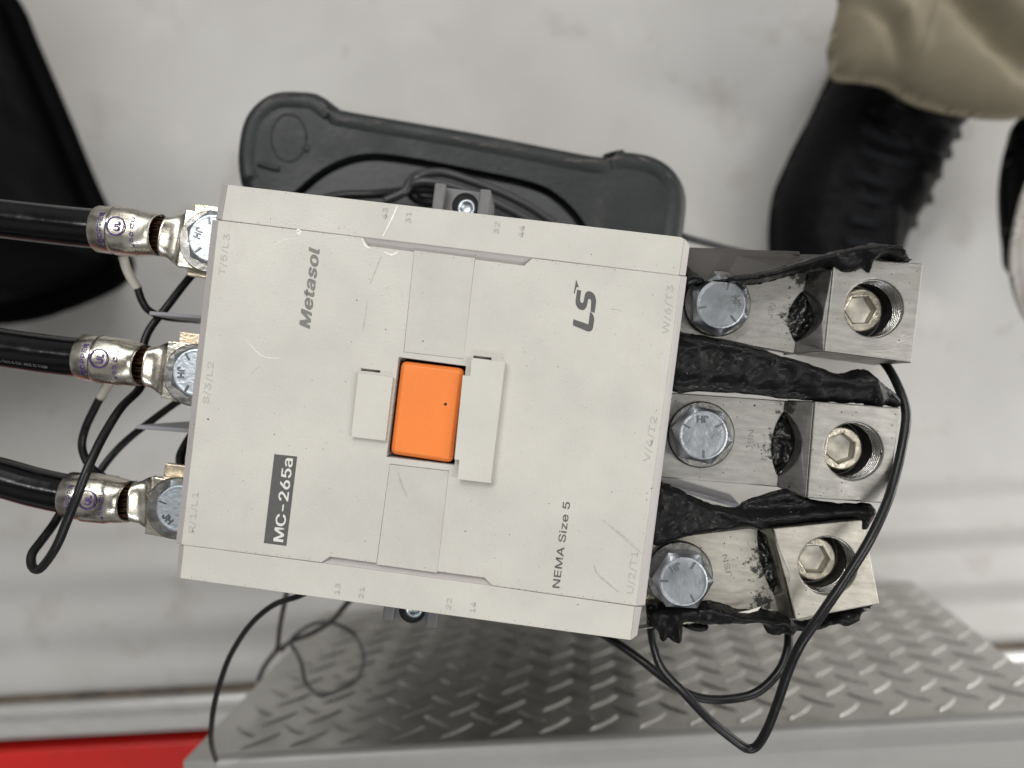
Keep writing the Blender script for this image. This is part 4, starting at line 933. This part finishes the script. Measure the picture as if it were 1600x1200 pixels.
obj('pale_tear', *prism([Q3(u, v, -18.5) for u, v in [(1154, 957), (1170, 954), (1189, 948), (1184, 954), (1170, 958)]], .4), M['sole'], R4, MC)
obj('torn_flap', *prism([Q3(u, v, c) for u, v, c in [(1008, 938, -26), (1020, 944, -24), (1050, 962, -25), (1068, 958, -24), (1060, 985, -32), (1030, 982, -34), (1012, 972, -30)]], 1.6), M['washer'], R4, MC, bevel=.3)

# =================================================================== CONTROL WIRES
def wire(label, segs_, r=1.5, m='wire', frame='c', rough=.04):
    """segs_: list of (u, v, c) in contactor depth, or (u, v, z) with frame='w'"""
    pts = [Q3(*p) for p in segs_] if frame == 'c' else [P(*p) for p in segs_]
    V, Fc = tube_mesh(pts, r, 12, 8, rough=rough)
    o = obj('control_wire', V, Fc, M[m], None, MC if frame == 'c' else MW, smooth=True)
    tag(o, label, 'wire', 'thin black control wires'); return o
wire('thick black wire dropping from the topmost mechanical lug and looping sharply below the lowest one', [(1330, 540, -44), (1365, 552, -40), (1388, 575, -32), (1408, 615, -24), (1416, 650, -20), (1409, 700, -16), (1397, 750, -13), (1384, 790, -9), (1358, 845, -5), (1322, 903, -4), (1285, 957, -4), (1252, 1005, -6), (1232, 1048, -10), (1216, 1095, -14), (1200, 1137, -18), (1184, 1164, -22), (1170, 1170, -23), (1152, 1160, -22), (1108, 1124, -22), (1068, 1082, -25), (1035, 1046, -30), (1022, 1010, -34), (1017, 975, -36), (1020, 940, -38)], 1.65)
wire('black wire sagging in a shallow curve from under the cover to the lowest mechanical lug', [(930, 985, -60), (960, 1002, -50), (1000, 1030, -44), (1045, 1065, -40), (1085, 1088, -38), (1130, 1093, -38), (1180, 1083, -38), (1215, 1052, -38), (1230, 1018, -40), (1232, 985, -44), (1228, 950, -48)], 1.7)
w3 = thing('control_wire', 'short black wire with white ferrule beneath the topmost power cable', 'wire', tuple(MC @ Vector(Q3(230, 480, -52))), 'thin black control wires')
obj('ferrule', *tube_mesh([Q3(192, 400, -40), Q3(200, 425, -43), Q3(216, 453, -47)], lambda t: 1.8, 12, 6), M['ferrule'], w3, MC, smooth=True)
obj('wire', *tube_mesh([Q3(215, 450, -46), Q3(222, 470, -48), Q3(234, 486, -50), Q3(262, 496, -56), Q3(310, 500, -62)], 1.5, 12, 8), M['wire'], w3, MC, smooth=True)
w4 = thing('control_wire', 'black wire with white ferrule beneath the middle power cable', 'wire', tuple(MC @ Vector(Q3(150, 680, -52))), 'thin black control wires')
obj('ferrule', *tube_mesh([Q3(174, 592, -42), Q3(166, 605, -44), Q3(157, 621, -46)], 1.9, 12, 6), M['ferrule'], w4, MC, smooth=True)
obj('wire', *tube_mesh([Q3(158, 619, -46), Q3(147, 640, -48), Q3(134, 668, -50), Q3(128, 695, -50), Q3(134, 718, -50), Q3(147, 735, -50), Q3(165, 748, -52), Q3(185, 770, -55)], 1.6, 12, 8), M['wire'], w4, MC, smooth=True)
wire('long black wire looping in front of the lowest power cable', [(330, 400, -62), (298, 432, -60), (262, 478, -57), (232, 518, -53), (222, 555, -50), (224, 590, -47), (216, 610, -43), (190, 636, -34), (165, 675, -24), (148, 708, -18), (136, 735, -15), (120, 777, -13), (104, 816, -13), (90, 850, -14), (74, 876, -16), (60, 890, -18), (50, 884, -20), (50, 866, -23), (64, 846, -28), (82, 822, -34), (100, 795, -44), (120, 780, -50)], 1.62)
wire('thin black wire running diagonally behind the second phase barrier', [(320, 600, -70), (277, 628, -70), (240, 655, -70), (205, 682, -70), (180, 706, -70), (158, 734, -68), (140, 765, -66)], 1.6, 'wire')
wire('black wire end beside the R/1/L1 terminal under the cover', [(300, 680, -60), (288, 700, -60), (282, 715, -60), (284, 735, -60)], 2.0)
# wires behind / below the contactor, out of focus
wire('black wire curving down from the cover to the tread plate lip', [(500, 915, 440), (465, 932, 440), (428, 945, 430), (392, 975, 425), (362, 1020, 420), (346, 1060, 415), (335, 1100, 410), (330, 1140, 400), (331, 1165, 380), (338, 1188, 350)], 1.25, frame='w')
wire('thin dark wire crossing behind the tread plate corner', [(560, 925, 330), (540, 945, 320), (520, 968, 300), (490, 988, 280), (460, 1000, 260), (432, 1018, 250), (414, 1040, 240), (404, 1062, 230)], 1.7, 'wire2', 'w')
wire('thin dark wire hanging straight beside the curved ones', [(448, 925, 330), (444, 945, 320), (438, 975, 300), (434, 1008, 280), (430, 1020, 270)], 1.5, 'wire2', 'w')
wire('coiled thin wire loop against the tread plate', [(440, 1018, 265), (462, 992, 260), (492, 974, 255), (522, 974, 250), (552, 990, 250), (568, 1018, 250), (566, 1045, 252), (553, 1066, 255), (535, 1076, 258), (515, 1084, 260), (498, 1086, 262), (478, 1066, 265), (472, 1040, 268), (464, 1020, 270), (455, 1008, 270)], 1.2, 'wire2', 'w')
wire('black wire passing behind the cover at its upper right corner', [(1040, 360, 330), (1075, 372, 330), (1105, 380, 325), (1150, 392, 320), (1200, 402, 318)], 1.9, 'wire2', 'w')
wire('upper one of two printed black wires lying on the stool beside the grey foot', [(600, 315, 392), (632, 300, 392), (640, 284, 390), (655, 273, 386), (690, 270, 384), (730, 281, 384), (780, 300, 384), (825, 322, 384), (870, 352, 384)], 2.2, 'wire2', 'w')
wire('lower one of two printed black wires lying on the stool beside the grey foot', [(636, 292, 390), (660, 284, 392), (700, 290, 392), (750, 306, 392), (800, 330, 392), (840, 352, 392)], 2.2, 'wire2', 'w')
wire('black wire lying flat on the stool above the 43 mark', [(490, 318, 380), (530, 306, 380), (580, 304, 380), (625, 300, 384), (650, 296, 388), (690, 298, 388)], 2.3, 'wire', 'w')
wire('black wire bundle end tucked behind the grey foot', [(640, 300, 384), (655, 312, 382), (690, 318, 382), (720, 322, 382)], 2.6, 'wire', 'w')
